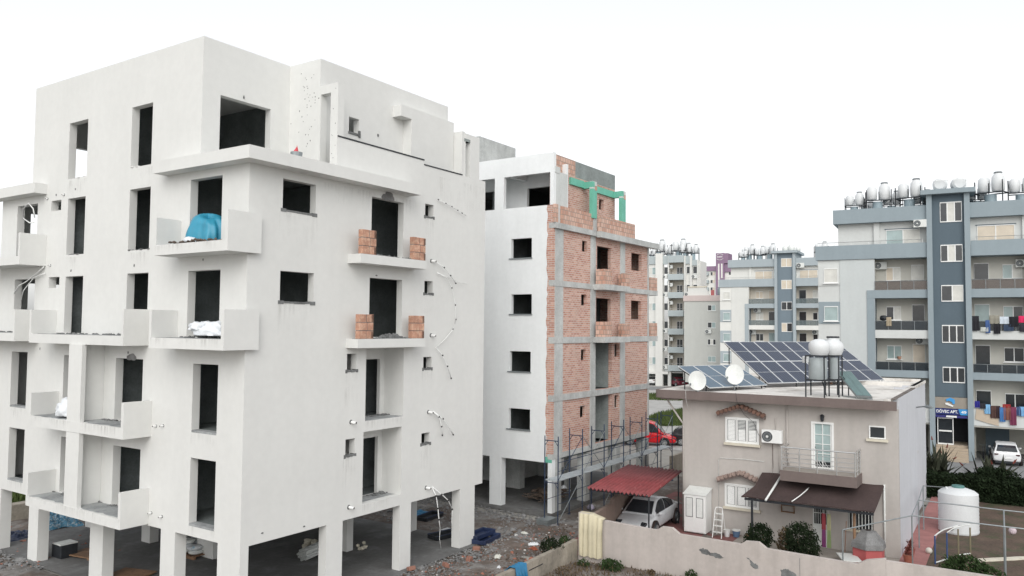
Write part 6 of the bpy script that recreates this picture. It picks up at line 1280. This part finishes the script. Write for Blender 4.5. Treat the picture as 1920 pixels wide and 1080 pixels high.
o = MB().wall('y', 0, .2, 14, 24, 0, 1.2).build('site_wall', MT['wall_old'], None); place(o, FB, 0, -.4, 0); tag(o, 'low dark wall beyond the far end of the scaffold', 'wall')

# ================================================================ rubble and site litter
def debris(name, label, m, n, area, smin, smax, fr, seed, z=.03):
    st = random.getstate(); random.seed(seed); q = MB(); r = random
    for k in range(n):
        x, y = area(r); s = r.uniform(smin, smax) * (2.2 if r.random() < .05 else 1); q.blob((x, y, z), (s, s * r.uniform(.5, 1), s * r.uniform(.35, .7)), 1, .35)
    random.setstate(st); o = q.build(name, m, None); place(o, fr); tag(o, label, 'rubble', kind='stuff')
strip = lambda x0, x1, y0, y1: (lambda r: (r.uniform(x0, x1), r.uniform(y0, y1)))
edge = lambda r: (r.uniform(2, 15), -.3 - abs(r.gauss(0, .9)))
debris('rubble', 'grey mortar rubble along the edge of the concrete floor', MT['rubble_grey'], 1500, edge, .02, .07, FA, 1)
debris('rubble', 'scattered grey stones over the brown earth', MT['rubble_grey'], 900, strip(3, 17, -4.7, -.5), .012, .045, FA, 2)
debris('brick_rubble', 'broken red brick bits scattered over the earth', cmat((.33, .14, .095), .9), 420, strip(4, 16, -4.7, -.6), .02, .065, FA, 3)
debris('rubble', 'brown clods scattered over the earth', MT['rubble_brown'], 1500, strip(3, 17, -4.7, -.4), .02, .07, FA, 4)
debris('rubble', 'pale stones and litter scattered over the earth', cmat((.55, .54, .52), .8), 110, strip(4, 17, -4.6, -.6), .02, .06, FA, 5)
debris('rubble', 'rubble on the ground between the two shells', MT['rubble_grey'], 1200, strip(12.6, 17, -1, 12), .02, .08, FA, 6)
debris('rubble', 'grey rubble in front of the left columns', MT['rubble_grey'], 1300, strip(-4, 0, 11, 19), .02, .09, FA, 7)
debris('brick_rubble', 'red brick bits in front of the left columns', cmat((.33, .15, .11), .9), 160, strip(-4, 3, 11, 19), .02, .07, FA, 8)
debris('rubble', 'rubble at the foot of the brick block slab', MT['rubble_grey'], 500, strip(-2, 3, -1.2, 4.5) if False else (lambda r: (r.uniform(-1.6, -.1), r.uniform(-1, 8))), .02, .08, FB, 9)
debris('rubble', 'brown stones and twigs on the verge before the garden wall', MT['rubble_brown'], 700, strip(-11, -7.3, 4, 10.6), .015, .05, FH, 10)
for i, (x, y, l) in enumerate(((9.73, -1.4, 'whole red brick lying among rubble by the right column'), (8.6, -1.1, 'broken red brick by the second column foot'), (11.1, -.75, 'red brick piece near the blue trays'), (7.5, -.35, 'red brick chunk against the foot of the middle column'))):
    o = MB().box(-.15, .15, -.09, .09, 0, .15)  .build('loose_brick', cmat((.30, .15, .11), .9), None, bevel=.015); place(o, FA, x, y, .03, i * .9 + .2); o.rotation_euler.x = .25 * (i % 2); tag(o, l, 'brick', 'loose bricks on the ground')
q = MB()
def heap(name, m, label, cat, fr, x, y, z, size, seed, folds=5): return drape(name, m, label, cat, fr, (x, y, z), size, seed, folds)
for j, (x, y, rz, l) in enumerate(((12.5, -.25, .15, 'lower blue black plastic tray right of the last column'), (12.6, .15, .05, 'upper blue plastic tray right of the last column'), (12.0, 1.6, -.2, 'dark plastic tray behind the last column'), (14.2, 4.3, .1, 'large black mortar tray on the ground between the shells'))):
    o = thing('mortar_tray', l, 'tray', FA.p(x, y, .05 + .12 * (j == 1)), FA.rz + rz); q = MB().box(-.7, .7, -.3, .3, 0, .03).box(-.7, .7, -.33, -.28, 0, .16).box(-.7, .7, .28, .33, 0, .16).box(-.73, -.68, -.33, .33, 0, .16).box(.68, .73, -.33, .33, 0, .16); q.build('shell', MT['blue_dark'] if j < 2 else MT['metal_dark'], o, bevel=.01)
    MB().tube([(-.72, -.32, .17), (.72, -.32, .17), (.72, .32, .17), (-.72, .32, .17)], .02, 5).build('rim', MT['blue_dark'], o)
def sheet_heap(m, label, x, y, sx, sy, h, seed):
    o = MB().crumple((0, 0, 0), sx, sy, h, seed).build('plastic_sheet', m, None); place(o, FA, x, y, .02, seed); tag(o, label, 'sheet')
blue_mix = mat('blue_mix', (.06, .19, .29), .6, .3, 5, .2, c2=(.33, .38, .40), c2thr=(.52, .58), c2scale=9)
sheet_heap(MT['tarp_blue'], 'flat crumpled blue sheet beside the black mortar tray', 14.3, 5.4, .6, .9, .14, 5)
sheet_heap(blue_mix, 'heap of pale blue plastic far behind the left columns', 3.6, 17.6, .8, 1.2, .5, 6)
sheet_heap(MT['blue_dark'], 'dark blue plastic sheet on the ground between the left columns', 1.3, 16.6, .6, .9, .2, 8)
sheet_heap(MT['sack'], 'torn white plastic scattered behind the left columns', 5.6, 17.4, .7, 1.0, .2, 9)
sheet_heap(blue_mix, 'thin torn blue plastic further right behind the left columns', 5.6, 15.9, .5, 1.0, .12, 11)
vs = []; n = 20; fs = []                                             # blue sheet over the low wall
for k in range(n + 1):
    x = -11.2 + .75 * k / n - .75; w_ = .05 * math.sin(k * 1.25)
    vs += [(x - .1, 11.75 + w_, .22), (x, 11.3 + w_, .55 + w_ * .5), (x, 11.03, .84 + w_ * .6), (x, 10.78, .84 + w_ * .6), (x + w_, 10.72 + w_ * .6, .45), (x + .1 + w_, 10.68 + w_, .02)]
for k in range(n):
    for j in range(5): a = 6 * k + j; fs.append((a, a + 1, a + 7, a + 6))
o = MB().add(vs, fs).build('plastic_sheet', MT['tarp_blue'], None, smooth=True); place(o, FH); tag(o, 'bright blue plastic sheet draped over the low concrete wall', 'sheet')
o = thing('cement_bag_stack', 'pallet stacked with white cement bags under the white shell', 'pallet', FA.p(4.2, 8.2, .03), FA.rz)
q = MB()
for k in range(5): q.box(-.6, .6, -.8 + k * .36, -.62 + k * .36, .1, .13)
q.box(-.6, -.5, -.8, .82, 0, .1).box(-.05, .05, -.8, .82, 0, .1).box(.5, .6, -.8, .82, 0, .1); q.build('pallet', MT['wood'], o)
for l in range(3):
    for i in range(2):
        for j in range(3):
            if l == 2 and (i, j) in ((0, 0), (1, 2)): continue
            MB().blob((-.3 + i * .6 + random.uniform(-.05, .05), -.5 + j * .52, .22 + l * .17), (.32, .27, .1), 2, .05, rz=random.uniform(-.15, .15)).build('bag', MT['sack'] if l % 2 else MT['white_dirty'], o, smooth=True)
o = MB()
for k in range(19):
    a = k * 2.4; r_ = .05 * math.sqrt(k); o.cyl((r_ * math.cos(a), 0, .25 + r_ * math.sin(a)), (r_ * math.cos(a), 2.2, .25 + r_ * math.sin(a)), .05, n=8, cap=False)
o = o.build('pipe_bundle', MT['white_dirty'], None, recalc=False); place(o, FA, 5.9, 3.85, .03, -1.35); tag(o, 'bundle of pale plastic pipes lying on the floor under the shell', 'pipes')
for x, y, s, l in ((8.45, 3.1, .22, 'pale stone heap against the inner column'), (7.4, 5.1, .35, 'dim heap of sacks in the dark behind the pipe bundle')):
    q = MB()
    for k in range(7): q.blob((random.uniform(-s, s), random.uniform(-s, s), s * .6 * random.random() + .08), (s * .45, s * .4, s * .35), 1, .25)
    o = q.build('stone_heap', MT['cream'], None); place(o, FA, x, y, .03); tag(o, l, 'stones')
o = thing('crate_stack', 'dark crate with a white board on top beside the left column', 'crate', FA.p(1.0, 12.0, .03), FA.rz); MB().box(-.3, .35, -.35, .35, 0, .5).build('crate', MT['metal_dark'], o, bevel=.02); MB().box(-.3, .38, -.3, .3, .5, .54).build('board', MT['white_dirty'], o)
for i, (x, y, rz, l) in enumerate(((1.6, 11.3, .2, 'brown wooden panel lying by the dark crate'), (1.1, 7.5, .3, 'brown wooden panel lying between the near left columns'))):
    o = thing('wooden_panel', l, 'panel', FA.p(x, y, .04), FA.rz + rz); MB().box(-.5, .5, -.7, .7, .06, .1).build('sheet', MT['wood'], o); MB().box(-.5, .5, -.6, -.5, 0, .06).box(-.5, .5, .5, .6, 0, .06).build('batten', MT['wood'], o)
rnd = random.Random(77)
COL = (((.7, .72, .74), 'white'), ((.1, .35, .6), 'blue'), ((.6, .5, .1), 'yellow'), ((.3, .08, .04), 'rusty'), ((.45, .5, .42), 'greenish'), ((.6, .6, .55), 'grey'))
for k, (x, y, c, s, l) in enumerate(((13.2, -2.2, 0, .3, 'white plastic scrap with coloured print on the earth'), (12.6, -2.6, 3, .22, 'rusty round can lying on the earth'), (11.9, -3.6, 2, .22, 'yellow and blue packet on the earth near the weed'), (11.0, -3.8, 0, .28, 'white crumpled scrap by the weed'), (10.8, -2.0, 5, .26, 'grey plastic scrap in the middle of the earth'), (14.5, -.9, 5, .2, 'grey stick of timber near the scaffold'), (14.0, .8, 4, .4, 'greenish sack lying by the slab of the brick block'), (16.5, -2.8, 0, .25, 'white scrap next to the scaffold foot'), (9.6, -2.9, 0, .14, 'small white scrap near the loose brick'), (9.9, -4.0, 4, .3, 'pale green stick near the low wall'), (13.0, 2.2, 0, .35, 'white plastic behind the blue trays'), (15.9, -4.2, 0, .2, 'white scrap at the end of the low wall'))):
    q = MB().crumple((0, 0, 0), s * .8, s * .5, .1, k * 1.7, 14); o = q.build('litter', cmat(COL[c][0], .7), None); place(o, FA, x, y, .03, rnd.uniform(0, 3)); tag(o, l, 'litter', 'litter on the building site')
q = MB()
for k in range(60): a = Vector((random.uniform(1.5, 3.0), random.uniform(.9, 2.2), .25 + random.uniform(0, .35))); d = Vector((random.uniform(-.6, .6), random.uniform(-.6, .6), random.uniform(-.1, .15))); q.cyl(a - d, a + d, .025, n=5)
for k in range(14): q.blob((random.uniform(1.6, 3.0), random.uniform(1, 2.2), .6), (.2, .16, .1), 1, .3)
o = q.build('scrap_heap', MT['rubble_brown'], None); place(o, FB, 0, 0, .15); tag(o, 'heap of scrap timber and bags on the slab of the brick block', 'scrap')
MB().blob((3.2, 1.2, .6), (.16, .15, .18), 2, .15).build('plastic_bag', MT['sack'], o)
q = MB().blob((0, 0, .14), (.2, .15, .15), 2, .2); o = q.build('white_sack', cmat((.35, .33, .42)), None, smooth=True); place(o, FB, 2.6, -.75, 0); tag(o, 'small purplish white sack at the foot of the scaffold', 'sack')
q = MB()
for k in range(4): q.box(-.45, .45, -.3, .3, .03 + k * .07, .08 + k * .07)
o = q.build('slab_stack', MT['galv'], None); place(o, FB, -1.25, -.5, 0); tag(o, 'low stack of grey slabs between the scaffold feet', 'stack')
